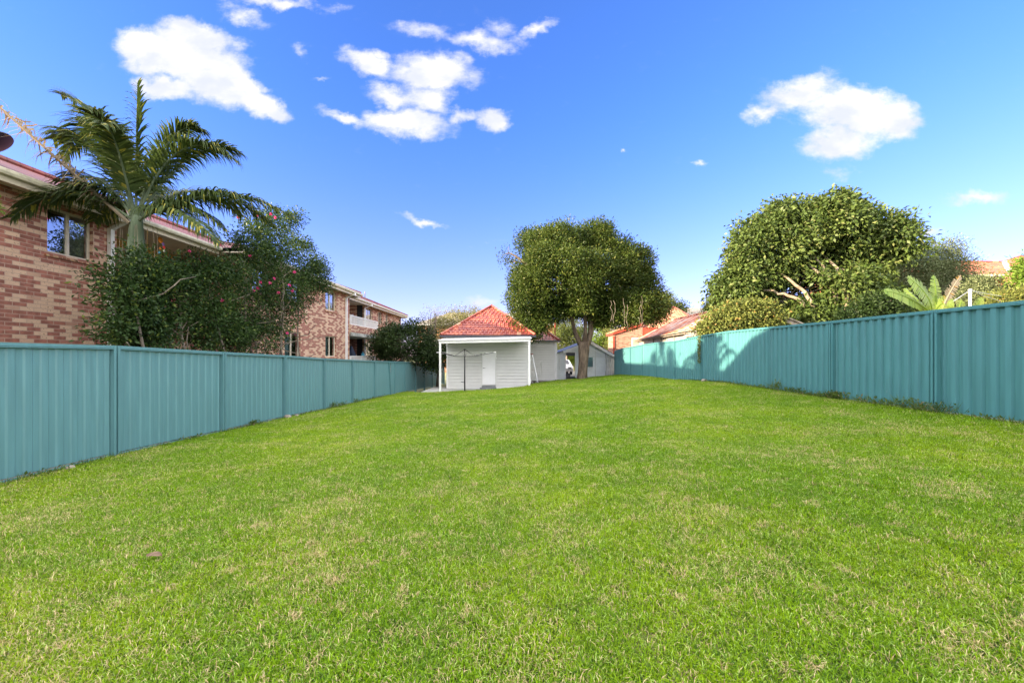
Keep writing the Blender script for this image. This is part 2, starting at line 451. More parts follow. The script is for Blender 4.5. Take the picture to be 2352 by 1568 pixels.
world = bpy.data.worlds.new('World'); scene.world = world; world.use_nodes = True
wt = world.node_tree; wt.nodes.clear()
SKY_STRENGTH = .15
EXPO = 2.0
def build_world():
    w = NT.__new__(NT); w.t = wt
    out = w.n('ShaderNodeOutputWorld'); bg = w.n('ShaderNodeBackground')
    wt.links.new(bg.outputs[0], out.inputs[0]); bg.inputs[1].default_value = SKY_STRENGTH
    sky = w.n('ShaderNodeTexSky'); sky.sky_type = 'NISHITA'; sky.sun_disc = False
    sky.sun_elevation = elev; sky.sun_rotation = az; sky.altitude = 20
    sky.air_density = 1.0; sky.dust_density = .3; sky.ozone_density = 2.0
    tc = w.n('ShaderNodeTexCoord').outputs['Generated']
    sep = w.n('ShaderNodeSeparateXYZ'); wt.links.new(tc, sep.inputs[0])
    y = w.math('MAXIMUM', sep.outputs[1], .02)
    cb = w.n('ShaderNodeCombineXYZ'); w.set(cb.inputs[0], w.math('DIVIDE', sep.outputs[0], y)); w.set(cb.inputs[1], w.math('DIVIDE', sep.outputs[2], y))
    uv = cb.outputs[0]
    # turbulence warps the outlines
    nz = w.n('ShaderNodeTexNoise'); nz.inputs['Scale'].default_value = 9; nz.inputs['Detail'].default_value = 6; nz.inputs['Roughness'].default_value = .62
    wt.links.new(uv, nz.inputs['Vector'])
    nv = w.n('ShaderNodeVectorMath'); nv.operation = 'MULTIPLY_ADD'
    wt.links.new(nz.outputs['Color'], nv.inputs[0]); nv.inputs[1].default_value = (.10,.10,0); nv.inputs[2].default_value = (-.05,-.05,0)
    ad = w.n('ShaderNodeVectorMath'); ad.operation = 'ADD'; wt.links.new(uv, ad.inputs[0]); wt.links.new(nv.outputs[0], ad.inputs[1])
    wuv = ad.outputs[0]
    # (px, py, rx, ry, tilt deg, density)
    clouds = [(400,120,128,68,-6,1.5),(480,165,120,75,-28,1.5),(560,215,90,48,-34,1.5),(610,245,62,32,-20,1.35),(330,105,66,50,0,1.45),(385,200,80,34,-10,1.3),(450,90,110,44,-8,1.5),
      (850,150,80,34,-22,1.15),(1000,170,110,48,0,1.25),(905,230,80,30,-20,.9),(980,225,70,50,0,1.0),(930,285,120,38,0,1.2),(790,272,80,18,-18,.85),(1130,275,40,34,0,1.15),(1060,265,60,16,0,.8),
      (970,75,85,26,-12,.75),(1100,95,120,30,-8,.85),(1235,72,60,20,25,.8),(1150,60,50,34,0,.6),
      (560,35,70,30,-25,.65),(640,10,110,18,-5,.8),(690,115,30,22,-40,.5),(770,10,60,16,0,.5),(735,180,30,8,0,.45),
      (1840,215,105,46,14,1.15),(1960,255,150,58,-4,1.3),(1930,320,105,50,10,1.2),(2060,270,75,52,0,1.2),(1760,255,60,24,20,.8),
      (1605,370,26,12,0,.7),(2250,458,80,24,3,.9),(2110,522,52,14,-5,.85),(970,498,70,13,-14,.8),(1100,700,50,20,5,.75),(1930,395,80,22,6,.45),(1433,342,9,7,0,.6),(1120,560,60,8,0,.3)]
    acc = None
    for (px,py,rx,ry,tl,den) in clouds:
        mp = w.n('ShaderNodeMapping'); mp.vector_type = 'TEXTURE'; wt.links.new(wuv, mp.inputs[0])
        mp.inputs['Location'].default_value = ((px-1176)/F, (816-py)/F, 0)
        mp.inputs['Rotation'].default_value = (0,0,R(tl)); mp.inputs['Scale'].default_value = (rx*1.3/F, ry*1.3/F, 1)
        ln = w.n('ShaderNodeVectorMath'); ln.operation = 'LENGTH'; wt.links.new(mp.outputs[0], ln.inputs[0])
        v = w.math('MULTIPLY', w.math('SUBTRACT', 1.0, ln.outputs['Value'], clamp=True), den*1.7)
        acc = v if acc is None else w.math('SMOOTH_MAX', acc, v, c=.25)
    n2 = w.noise(20, 8, w.mapv(uv, (1,1.7,1)), rough=.6)
    m = w.math('SUBTRACT', acc, w.math('MULTIPLY', w.math('SUBTRACT', n2, .30), 1.55))
    m2 = w.math('MAXIMUM', m, 0.0, clamp=True)
    m2 = w.ramp(m2, -.05, 1.15)
    m2 = w.math('MULTIPLY', m2, w.ramp(acc, .08, .50))
    m2 = w.math('MULTIPLY', m2, w.ramp(sep.outputs[1], .05, .15))
    cloudv = 1.06/(SKY_STRENGTH*2**EXPO)
    shade = w.ramp(w.noise(7, 4, w.mapv(uv, (1,1.6,1), (2,1,0))), .35, .65)
    ccol = w.mix(shade, (cloudv*.84, cloudv*.87, cloudv*1.0), (cloudv*1.15, cloudv*1.12, cloudv*1.1))
    # bright clouds added outside the view, behind, beside and overhead, to fill the shade
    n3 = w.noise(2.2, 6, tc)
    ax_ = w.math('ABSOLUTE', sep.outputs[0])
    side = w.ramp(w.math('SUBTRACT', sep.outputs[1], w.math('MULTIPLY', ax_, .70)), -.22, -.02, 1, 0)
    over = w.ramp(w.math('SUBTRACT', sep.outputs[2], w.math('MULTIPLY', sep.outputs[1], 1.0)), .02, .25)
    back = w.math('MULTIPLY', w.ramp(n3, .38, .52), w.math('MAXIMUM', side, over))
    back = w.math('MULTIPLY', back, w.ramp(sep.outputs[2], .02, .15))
    bc = CLOUD_FILL/(SKY_STRENGTH*2**EXPO)
    low = w.ramp(sep.outputs[2], .0, .55, 1, 0)
    tint = w.mix(1.0, sky.outputs[0], w.mix(low, SKYTINT, SKYLOW), 'MULTIPLY')
    c = w.mix(m2, tint, ccol)
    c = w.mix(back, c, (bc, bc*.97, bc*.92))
    wt.links.new(c, bg.inputs[0])
CLOUD_FILL = 4.1
SKYTINT = (.275,.43,.82)
SKYLOW = (.48,.39,.72)
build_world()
scene.view_settings.view_transform = 'Standard'; scene.view_settings.look = 'None'
scene.view_settings.exposure = EXPO; scene.view_settings.gamma = 1
scene.cycles.max_bounces = 8; scene.cycles.transparent_max_bounces = 12
scene.cycles.use_denoising = True
scene.cycles.sample_clamp_indirect = 6

# ------------------------------------------------------------------ ground
LY = [-12,4,6.6,9,11.6,14,19.3,24,31,40]; LZ = [.05,.0,-.01,-.09,-.17,-.27,-.43,-.55,-.8,-.9]
RY = [-12,9.5,14,16,18.7,21,23.3,25.7,27.7,30.3]; RZ = [.62,.63,.67,.62,.50,.49,.45,.36,.30,.08]
def lx(Y): return np.interp(Y, [-12,7,14,19.5,22,24,26.5,30,37], [-6.52,-6.53,-6.6,-6.6,-6.5,-6.4,-6.35,-6.22,-6.1])
RX = 7.6
def gz(x, y):
    l = np.interp(y, LY, LZ); r = np.interp(y, RY, RZ)
    t = np.clip((np.asarray(x, float)+6.53)/14.13, 0, 1)
    return l+(r-l)*t**1.4 + .015*np.sin(x*1.3+y*.7)*np.sin(y*.5) * (t*(1-t)*4)
def edge_y(x): return np.interp(x, [-6.6,-5.3,-4.2,-1,.8,1.15,1.6,3.3,5,8], [24.5,22.6,22.35,22.4,22.45,24.6,26.0,28.6,29.6,30.1])

def grid_patch(nx, ny, y0, dens=False):
    us = np.linspace(0,1,nx); vs = np.linspace(0,1,ny)
    V = []
    for v in vs:
        for u in us:
            x0 = -6.52+u*14.12; ye = edge_y(x0); y = y0+(ye-y0)*v
            xl = lx(y); x = xl+u*(RX-xl); V.append((x, y, float(gz(x,y))))
    V = np.array(V); Fc = [(j*nx+i, j*nx+i+1, (j+1)*nx+i+1, (j+1)*nx+i) for j in range(ny-1) for i in range(nx-1)]
    return V, Fc
V, Fc = grid_patch(60, 120, -11)
mb = MB(); mb.add(V, Fc)
# skirt at the far edge
far = V[-60:]; low = far.copy(); low[:,2] -= .9
mb.add(np.concatenate([far, low]), [(i, i+1, 61+i, 60+i) for i in range(59)])
def lawn_mat():
    t = NT('lawn_soil')
    p = t.geo()
    c = t.mix(t.ramp(t.noise(9, 5, p), .35, .65), (.035,.05,.012), (.07,.09,.02))
    c = t.mix(t.ramp(t.noise(.55, 4, p), .5, .72), c, (.24,.21,.10))
    return t.done(t.princ(c, .95, t.noise(40, 4, p), .6, .03, spec=.1))
lawn_mat()
single('lawn', None, None, mb, 'lawn_soil', (0,0,0), kind='structure', smooth=True)
mb = MB(); mb.quad((-900,-900,-1.0),(900,-900,-1.0),(900,1500,-1.0),(-900,1500,-1.0))
single('ground', None, None, mb, 'terrain', (0,0,0), kind='structure')
# soil strip beside the house, neighbours' yards
mb = MB(); mb.box((1.05,22.3,-.9),(3.9,30.1,-.19)); single('soil_bed', None, None, mb, 'soil', (0,0,0), kind='structure')
mb = MB(); mb.box((2.5,30.25,-.9),(9.5,75,-.20)); single('driveway', None, None, mb, 'asphalt', (0,0,0), kind='structure')
mb = MB(); mb.box((7.75,-12,-.9),(60,60,.35)); single('neighbour_yard', None, None, mb, 'terrain', (0,0,0), kind='structure')
mb = MB(); mb.box((-5.15,22.55,-.95),(1.02,26.2,-.42)); single('patio_slab', None, None, mb, 'concrete', (0,0,0), kind='structure')

# grass: tufts scattered over the lawn
def grass():
    t = NT('grass_blade')
    g = t.n('ShaderNodeNewGeometry'); pos = g.outputs['Position']; rnd = g.outputs['Random Per Island']
    oi = t.n('ShaderNodeObjectInfo').outputs['Random']
    r = t.math('FRACT', t.math('ADD', rnd, t.math('MULTIPLY', oi, 7.3)))
    flat = t.mapv(pos, (1,1,0))
    patch = t.noise(.9, 4, flat, rough=.6); fine = t.noise(5.5, 3, flat)
    sep = t.n('ShaderNodeSeparateXYZ'); t.t.links.new(pos, sep.inputs[0])
    near = t.ramp(sep.outputs[1], 1.5, 9.0, 1, 0)           # the lawn is drier at this end
    left = t.ramp(sep.outputs[0], -4, 4, 1, .25)
    dryb = t.math('MULTIPLY', t.math('MULTIPLY', near, left), .22)
    thr = t.math('ADD', t.math('ADD', t.ramp(patch, .46, .66, .0, .34), t.ramp(fine, .54, .68, 0, .55)), dryb)
    green = t.mix(r, GD, GL)
    green = t.mix(t.ramp(t.noise(.35, 3, flat), .4, .65, 0, .5), green, GY)
    green = t.mix(t.ramp(t.noise(2.1, 3, t.mapv(flat, loc=(7,3,0))), .45, .65, 0, .45), green, (.13,.26,.02))
    pale = t.math('LESS_THAN', t.math('FRACT', t.math('MULTIPLY', r, 13.9)), .09)
    green = t.mix(pale, green, (.46,.62,.16))
    dk = t.math('LESS_THAN', t.math('FRACT', t.math('MULTIPLY', r, 71.3)), .16)
    green = t.mix(dk, green, (.05,.12,.012))
    r2 = t.math('FRACT', t.math('MULTIPLY', r, 31.7))
    straw = t.mix(t.math('FRACT', t.math('MULTIPLY', r, 91.3)), (.50,.34,.17), (.80,.66,.38))
    col = t.mix(t.math('LESS_THAN', r2, t.math('MULTIPLY', thr, .60)), green, straw)
    p = t.princ(col, .55, spec=.18)
    tr = t.n('ShaderNodeBsdfTranslucent'); t.set(tr.inputs[0], t.mix(.35, col, GL))
    mx = t.n('ShaderNodeMixShader'); mx.inputs[0].default_value = .3
    t.t.links.new(p.outputs[0], mx.inputs[1]); t.t.links.new(tr.outputs[0], mx.inputs[2])
    mat = t.done(mx)
    col_t = bpy.data.collections.new('grass_tufts')
    for k in range(7):
        nb = 100; V = []; Fq = []
        for b in range(nb):
            a = rng.random()*6.283; rr = .10*math.sqrt(rng.random())
            base = np.array((rr*math.cos(a), rr*math.sin(a), 0))
            h = rng.uniform(.014,.034)*(1.35 if rng.random()<.08 else 1); w = rng.uniform(.0026,.0046)
            da = rng.random()*6.283; lean = rng.uniform(.25,1.3)
            d = np.array((math.cos(da), math.sin(da), 0)); s = np.array((-d[1], d[0], 0))
            p1 = base+np.array((0,0,h*.55))+d*h*.3*lean
            p2 = base+np.array((0,0,h*(1-.28*lean)))+d*h*1.0*lean
            n = len(V)
            V += [base-s*w*.5, base+s*w*.5, p1+s*w*.42, p1-s*w*.42, p2]
            Fq += [(n,n+1,n+2,n+3),(n+3,n+2,n+4)]
        me = bpy.data.meshes.new('tuft'); me.from_pydata([tuple(v) for v in V], [], Fq); me.materials.append(mat)
        o = bpy.data.objects.new('tuft', me); col_t.objects.link(o)
    V, Fc = grid_patch(40, 90, .6)
    me = bpy.data.meshes.new('grass'); me.from_pydata(V.tolist(), [], Fc); me.update()
    at = me.attributes.new('dens', 'FLOAT', 'POINT'); at.data.foreach_set('value', np.interp(V[:,1], [0,4,8,14,30], [420,340,210,120,80]))
    at = me.attributes.new('gs', 'FLOAT', 'POINT'); at.data.foreach_set('value', np.interp(V[:,1], [0,4,8,14,30], [.95,1.0,1.15,1.4,1.6]))
    o = bpy.data.objects.new('grass', me); COL.objects.link(o); o['kind'] = 'stuff'; o['label'] = 'short green lawn grass with dry straw coloured patches'; o['category'] = 'grass'
    ng = bpy.data.node_groups.new('scatter', 'GeometryNodeTree')
    ng.interface.new_socket('Geometry', in_out='INPUT', socket_type='NodeSocketGeometry')
    ng.interface.new_socket('Geometry', in_out='OUTPUT', socket_type='NodeSocketGeometry')
    N = ng.nodes.new; L = ng.links.new
    gi = N('NodeGroupInput'); go = N('NodeGroupOutput')
    dp = N('GeometryNodeDistributePointsOnFaces'); L(gi.outputs[0], dp.inputs['Mesh'])
    na = N('GeometryNodeInputNamedAttribute'); na.data_type = 'FLOAT'; na.inputs['Name'].default_value = 'dens'
    L(na.outputs['Attribute'], dp.inputs['Density'])
    ci = N('GeometryNodeCollectionInfo'); ci.inputs['Collection'].default_value = col_t
    ci.inputs['Separate Children'].default_value = True; ci.inputs['Reset Children'].default_value = True
    ip = N('GeometryNodeInstanceOnPoints'); L(dp.outputs['Points'], ip.inputs['Points']); L(ci.outputs[0], ip.inputs['Instance'])
    ip.inputs['Pick Instance'].default_value = True
    rv = N('FunctionNodeRandomValue'); rv.data_type = 'FLOAT_VECTOR'
    rv.inputs[0].default_value = (-.12,-.12,0); rv.inputs[1].default_value = (.12,.12,6.283)
    L(rv.outputs[0], ip.inputs['Rotation'])
    rs = N('FunctionNodeRandomValue'); rs.data_type = 'FLOAT'; rs.inputs[2].default_value = .75; rs.inputs[3].default_value = 1.3
    gs = N('GeometryNodeInputNamedAttribute'); gs.data_type = 'FLOAT'; gs.inputs['Name'].default_value = 'gs'
    mu = N('ShaderNodeMath'); mu.operation = 'MULTIPLY'; L(rs.outputs[1], mu.inputs[0]); L(gs.outputs['Attribute'], mu.inputs[1])
    L(mu.outputs[0], ip.inputs['Scale'])
    L(ip.outputs[0], go.inputs[0])
    md = o.modifiers.new('scatter', 'NODES'); md.node_group = ng
GD = (.085,.20,.002); GL = (.29,.48,.004); GY = (.40,.51,.010)
grass()

# ------------------------------------------------------------------ fences
def fence(name, label, mat, posts, xf, zf, face, height=1.8, leans={}, dp=.032):
    """posts: list of Y; face = +1 if the yard is on +X of the fence; extruded trapezoid sheets between posts"""
    t = Thing(name, label, 'fence', (xf(posts[0]), posts[0], zf(posts[0])))
    for i in range(len(posts)-1):
        y0, y1 = posts[i], posts[i+1]
        za, zb = zf(y0)+.02, zf(y1)+.02
        ha, hb = za+height-.02, zb+height-.02
        xa, xb = xf(y0), xf(y1)
        L = y1-y0
        if L < .35: continue
        s = 0; prof = []; k = 0
        seq = [(0,.0),(.078,.0),(.098,dp),(.172,dp),(.190,.0)]
        while True:
            for a, d in seq[:-1]:
                if s+a <= L-.03: prof.append((s+a, d)) if s+a > .03 or s+a == 0 else None
            s += .190
            if s > L-.03: break
        prof = [(a, d) for a, d in prof if a < L-.10]+[(L-.088, prof[-1][1])]
        V = []
        for a, d in prof:
            f = a/L; x = xa+(xb-xa)*f + face*(d-.016) ; y = y0+a
            V.append((x, y, za+(zb-za)*f+.03)); V.append((x, y, ha+(hb-ha)*f-.02))
        m = MB(); m.add(V, [(2*j, 2*j+2, 2*j+3, 2*j+1) for j in range(len(prof)-1)])
        t.part('fence_panel', m, mat)
        m = MB()
        m.bar((xa, y0+.03, ha), (xb, y1-.03, hb), .062, .045)
        m.bar((xa+face*.005, y0+.03, ha-.035), (xb+face*.005, y1-.03, hb-.035), .075, .012)
        t.part('top_rail', m, mat)
        m = MB(); m.bar((xa-face*.02, y0+.06, za-.01), (xb-face*.02, y1-.06, zb-.01), .03, .05); t.part('bottom_rail', m, mat)
    for y in posts:
        z0 = zf(y); x = xf(y); m = MB(); ln = leans.get(round(y,1), 0)
        for yo in (-.034, .034): m.bar((x, y+yo, z0-.3), (x, y+yo+ln, z0+height+.022), .085, .038, up=(0,1,0))
        m.bar((x-face*.045, y-.03, z0-.3), (x-face*.045, y-.03+ln, z0+height-.02), .02, .16, up=(0,1,0))
        t.part('fence_post', m, mat)
    return t
lposts = [-11.2,-8.8,-6.4,-4.0,-.8+.2,1.7,4.15,6.6,9.1,11.6,14.1,16.6,19.3,21.6,22.0+.2,24.0,26.5,28.8,31.2,33.6,36.2]
fence('metal_fence', 'long green corrugated metal fence below the brick apartments, running to the house', 'fence_left',
      lposts, lambda y: float(lx(y))-.05, lambda y: float(np.interp(y, LY, LZ)), 1, leans={21.6:-.35}, dp=.014)
rposts = [-9.4,-7.0,-4.6,-2.2,.1,2.45,4.85,7.19,9.51,11.8,14.1,16.05,18.7,21.07,23.3,25.7,27.7,29.6]
fence('metal_fence', 'teal corrugated metal fence below the broad leaved tree, partly sunlit beyond its middle', 'fence_right',
      rposts, lambda y: RX+.05, lambda y: float(np.interp(y, RY, RZ))-.02, -1, height=1.84, dp=.042)

#PART2
# ------------------------------------------------------------------ apartment building on the left
def sheet_wall(m, x, y0, y1, z0, z1, holes, depth=.12, sgn=1):
    """wall in the plane X=x seen from sgn*X, with rectangular holes (ya,yb,za,zb) and their reveals"""
    ys = sorted({y0,y1,*[h[0] for h in holes],*[h[1] for h in holes]}); zs = sorted({z0,z1,*[h[2] for h in holes],*[h[3] for h in holes]})
    for a, b in zip(ys, ys[1:]):
        for c, d in zip(zs, zs[1:]):
            my, mz = (a+b)/2, (c+d)/2
            if any(h[0] < my < h[1] and h[2] < mz < h[3] for h in holes): continue
            q = [(x,a,c),(x,b,c),(x,b,d),(x,a,d)]
            m.quad(*(q if sgn > 0 else q[::-1]))
    xi = x-sgn*depth
    for a, b, c, d in holes:
        m.quad((x,a,c),(xi,a,c),(xi,a,d),(x,a,d)); m.quad((x,b,d),(xi,b,d),(xi,b,c),(x,b,c))
        m.quad((x,a,d),(xi,a,d),(xi,b,d),(x,b,d)); m.quad((x,b,c),(xi,b,c),(xi,a,c),(x,a,c))
def window_x(t, x, a, b, c, d, sgn=1, curtain=None, split=.5, fmat='cream_paint', sill='apartment_brick', deep=.09):
    """sliding window in a wall facing sgn*X"""
    xf = x-sgn*deep; m = MB(); w = .05
    def bx(y0,y1,z0,z1,e=.0,th=.05):
        m.box((min(xf-sgn*th+e*sgn, xf+e*sgn), y0, z0), (max(xf-sgn*th+e*sgn, xf+e*sgn), y1, z1))
    bx(a,a+w,c,d); bx(b-w,b,c,d); bx(a+w,b-w,c,c+w); bx(a+w,b-w,d-w,d)
    ms = a+(b-a)*split; bx(ms-.03,ms+.03,c+w,d-w,.004)
    f = t.part('window', m, fmat)
    m = MB(); xg = xf-sgn*.025
    m.quad((xg,a+w,c+w),(xg,ms-.03,c+w),(xg,ms-.03,d-w),(xg,a+w,d-w)); m.quad((xg,ms+.03,c+w),(xg,b-w,c+w),(xg,b-w,d-w),(xg,ms+.03,d-w))
    t.part('pane', m, 'window_glass', f)
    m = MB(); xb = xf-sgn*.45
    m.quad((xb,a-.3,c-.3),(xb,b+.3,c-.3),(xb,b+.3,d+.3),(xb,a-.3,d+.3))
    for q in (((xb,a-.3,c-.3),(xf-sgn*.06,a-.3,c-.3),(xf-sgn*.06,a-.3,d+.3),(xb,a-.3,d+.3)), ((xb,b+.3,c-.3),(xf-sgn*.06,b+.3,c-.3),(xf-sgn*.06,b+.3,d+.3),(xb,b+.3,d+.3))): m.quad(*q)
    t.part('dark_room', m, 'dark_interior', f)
    if curtain:
        m = MB(); xc = xf-sgn*.12; n = 14
        cy0, cy1, cm = curtain
        ys = np.linspace(a+(b-a)*cy0, a+(b-a)*cy1, n*2)
        V = []
        for k, y in enumerate(ys): V += [(xc+.025*(k%2), y, c+.02), (xc+.025*(k%2), y, d-.02)]
        m.add(V, [(2*j,2*j+2,2*j+3,2*j+1) for j in range(len(ys)-1)]); t.part('curtain', m, cm, f)
    if sill:
        m = MB(); m.prism([(x+sgn*.05,a-.06,c-.10),(x+sgn*.05,a-.06,c-.06),(xf-sgn*.01,a-.06,c-.005),(xf-sgn*.01,a-.06,c-.10)], (0,b-a+.12,0))
        t.part('sill', m, 'sill_brick', f)
brick_mat('sill_brick', (.39,.155,.10), (.66,.43,.245), (.42,.30,.22), .4, bw=.086, bh=.6)
# bricks of the sill stand on edge: columns 86 mm wide
apt = Thing('apartment_building', 'two storey brown and cream brick apartment block behind the left fence, tiled roof, balconies', 'building', (-10.5,9,-1.0))
WX1, WX2, WX3 = -10.5, -9.62, -10.45
BZ = -1.0; EZ = 5.16
m = MB()
def w1(px, X): return -X*F/(1176-px)
win1 = [(9.0,9.98,3.99,5.05)]
low1 = [(9.0,9.98,1.2,2.3)]
sheet_wall(m, WX1, -16, 10.57, BZ, EZ, win1)
# return walls of the first balcony recess (10.57 - 14.1)
m.quad((WX1,10.57,BZ),(-13,10.57,BZ),(-13,10.57,EZ),(WX1,10.57,EZ))
m.quad((-13,14.1,BZ),(WX2,14.1,BZ),(WX2,14.1,EZ),(-13,14.1,EZ))
sheet_wall(m, WX1+.35, 10.57, 14.1, BZ, 3.05, [])   # balcony parapet
win2 = [(20.35,21.6,4.0,5.06),(16.9,18.1,4.0,5.06),(20.35,21.6,1.58,2.66),(16.75,18.0,1.2,2.68),(14.7,15.6,4.0,5.06)]
sheet_wall(m, WX2, 14.1, 23.3, BZ, EZ, win2)
m.quad((WX2,23.3,BZ),(-13,23.3,BZ),(-13,23.3,EZ),(WX2,23.3,EZ))
m.quad((-13,27.9,BZ),(WX3,27.9,BZ),(WX3,27.9,EZ),(-13,27.9,EZ))
sheet_wall(m, -12.6, 23.3, 27.9, BZ, EZ, [(25.2,26.4,3.0,5.0)])
win3 = [(28.15,29.4,4.0,5.05),(30.6,31.5,4.05,5.05),(32.4,33.1,4.05,5.05),(28.15,29.4,1.55,2.65),(30.6,31.5,1.55,2.65)]
sheet_wall(m, WX3, 27.9, 36.7, BZ, EZ, win3)
m.quad((WX3,36.7,BZ),(-18,36.7,BZ),(-18,36.7,EZ),(WX3,36.7,EZ))
m.quad((WX1,-16,BZ),(-18,-16,BZ),(-18,-16,EZ),(WX1,-16,EZ)); m.quad((-18,-16,BZ),(-18,36.7,BZ),(-18,36.7,EZ),(-18,-16,EZ))
# brick parapet of the second balcony
m.box((-9.66,23.32,3.02),(-9.55,28.0,3.46)); m.box((WX3+.01,27.9,3.02),(-9.67,28.0,3.46))
apt.part('wall', m, 'apartment_brick')
m = MB(); m.quad((-11.9,10.58,3.0),(-11.9,14.09,3.0),(-11.9,14.09,EZ),(-11.9,10.58,EZ)); apt.part('balcony_wall', m, 'balcony_ochre')
window_x(apt, WX1, *win1[0], curtain=(.5,1.0,'curtain_cloth'))
for h, cu in zip(win2, [(.45,.9,'curtain_cloth'),(.5,1,'curtain_cloth'),(0,.5,'curtain_blue'),(0,.5,'curtain_blue'),None]): window_x(apt, WX2, *h, curtain=cu)
for h, cu in zip(win3, [(.0,.45,'curtain_cloth'),(0,.4,'curtain_cloth'),None,(.1,.5,'curtain_blue'),None]): window_x(apt, WX3, *h, curtain=cu)
window_x(apt, -12.6, 25.2,26.4,3.0,5.0, sill=None)
# glass door on the first balcony
m = MB()
for a, b in ((11.0,11.06),(12.0,12.06),(13.0,13.06)): m.box((-11.88,a,3.05),(-11.82,b,4.9))
m.box((-11.88,11.06,4.84),(-11.82,12.0,4.9)); m.box((-11.88,12.06,4.84),(-11.82,13.0,4.9))
dr = apt.part('balcony_door', m, 'white_paint')
m = MB(); m.quad((-11.85,11.06,3.05),(-11.85,13.0,3.05),(-11.85,13.0,4.84),(-11.85,11.06,4.84)); apt.part('pane', m, 'window_glass', dr)
# floors of the balconies
m = MB(); m.box((-12.95,10.58,2.85),(WX1+.34,14.08,3.0)); apt.part('balcony_slab', m, 'balcony_concrete')
m = MB(); m.box((-12.55,23.32,2.80),(-9.52,28.05,3.0)); apt.part('balcony_slab', m, 'balcony_concrete')
m = MB(); m.box((-12.55,23.32,.5),(-9.52,28.05,.7)); apt.part('balcony_slab', m, 'balcony_concrete')
def railing(y0, y1, x, z0, z1, step=.11, ends=True):
    m = MB(); m.box((x-.03,y0,z1-.05),(x+.03,y1,z1)); m.box((x-.02,y0,z0),(x+.02,y1,z0+.04))
    y = y0+.05
    while y < y1: m.box((x-.012,y,z0+.04),(x+.012,y+.03,z1-.05)); y += step
    for yy in (y0, y1-.06): m.box((x-.034,yy,z0-.05),(x+.034,yy+.06,z1+.004))
    return m
apt.part('railing', railing(23.35,27.98,-9.6,3.47,4.02), 'white_paint')
apt.part('railing', railing(23.35,27.98,-9.6,1.02,1.62), 'white_paint')
# roof: long hip plus the projecting middle hip, and an unseen taller block added for its shadow
def hip(m, x0, x1, y0, y1, z, rise, t=.0, along='y'):
    if along == 'y':
        h = (x1-x0)/2; xm = (x0+x1)/2; a = (xm,y0+h,z+rise); b = (xm,y1-h,z+rise)
        c = [(x0,y0,z),(x1,y0,z),(x1,y1,z),(x0,y1,z)]
        m.poly([c[1],c[2],b,a]); m.poly([c[3],c[0],a,b]); m.poly([c[0],c[1],a]); m.poly([c[2],c[3],b])
    else:
        h = (y1-y0)/2; ym = (y0+y1)/2; a = (x0+h,ym,z+rise); b = (x1-h,ym,z+rise)
        c = [(x0,y0,z),(x1,y0,z),(x1,y1,z),(x0,y1,z)]
        m.poly([c[0],c[1],b,a]); m.poly([c[2],c[3],a,b]); m.poly([c[3],c[0],a]); m.poly([c[1],c[2],b])
    return a, b
m = MB(); hip(m, -18.5, -9.93, -16.5, 37.15, 5.30, 1.78); 
hip(m, -19.3, -9.10, 13.55, 23.85, 5.305, 1.70)
hip(m, -19.0, -10.6, -17, 5.2, 7.3, 1.9)
rf = apt.part('roof', m, 'apartment_tile')
m = MB(); m.box((-18.6,-16.6,4.5),(-10.9,4.9,7.28)); apt.part('shade_block_wall', m, 'apartment_brick')  # walls of the unseen block, added to shade the near right fence
m = MB()   # ridge and hip cappings
m.tube([(-14.21,-12,7.10),(-14.21,33,7.10)], .11, 6); m.tube([(-14.21,32.9,7.09),(-9.95,37.1,5.33)], .10, 6)
m.tube([(-14.2,18.7,7.02),(-9.15,13.6,5.34)], .10, 6); m.tube([(-14.2,18.7,7.02),(-9.15,23.8,5.34)], .10, 6)
apt.part('ridge_capping', m, 'apartment_tile', rf)
# soffits and fascias
m = MB(); m.box((-10.49,-16.3,5.165),(-10.03,10.25,5.20)); m.box((-12.99,10.60,5.165),(-10.03,14.05,5.20)); m.box((WX2+.01,13.7,5.165),(-9.2,23.75,5.20)); m.box((-12.99,23.9,5.165),(-10.03,37.0,5.20))
m.box((-10.02,13.62,5.163),(-9.2,13.70,5.2))
apt.part('soffit', m, 'soffit_paint')
m = MB(); m.box((-10.03,-16.4,5.08),(-10.0,13.55,5.29)); m.box((-9.19,13.62,5.08),(-9.16,23.83,5.29)); m.box((-10.03,23.9,5.08),(-10.0,37.1,5.29)); m.box((-10.0,23.76,5.08),(-9.2,23.79,5.285)); m.box((-10.06,37.08,5.08),(-14,37.11,5.285))
m.box((-10.5,10.22,5.06),(-10.04,10.3,5.162))
apt.part('fascia', m, 'cream_paint')
def gutter(m, x, y0, y1, z, w=.12):
    prof = [(0,0),(w*.9,0),(w*1.05,.05),(w*1.0,.10),(w*.92,.115),(w*.92,.09),(0,.09)]
    m.prism([(x+a, y0, z+b) for a, b in prof], (0, y1-y0, 0))
m = MB(); gutter(m, -10.0, -16.4, 13.56, 5.2); apt.part('gutter', m, 'gutter_cream')
m = MB(); gutter(m, -9.16, 13.55, 23.9, 5.2); apt.part('gutter', m, 'gutter_cream')
m = MB(); gutter(m, -10.0, 23.9, 37.2, 5.2); apt.part('gutter', m, 'gutter_cream')
for (x, y, xo) in ((WX1, 10.36, -9.98), (WX2, 22.75, -9.14), (WX3, 27.75, -9.98)):
    m = MB(); m.box((x+.01,y-.05,BZ),(x+.11,y+.05,4.95)); m.bar((x+.06,y,4.93),(xo+.03,y,5.16),.09,.07); m.box((xo-.05,y-.07,5.08),(xo+.10,y+.07,5.21))
    apt.part('downpipe', m, 'white_paint')
m = MB(); m.sphere((-12.35,23.5,2.55), .12); apt.part('wall_lamp', m, 'white_paint')
m = MB(); m.box((-12.99,26.9,4.35),(-10.9,27.0,4.43)); apt.part('balcony_beam', m, 'white_paint')
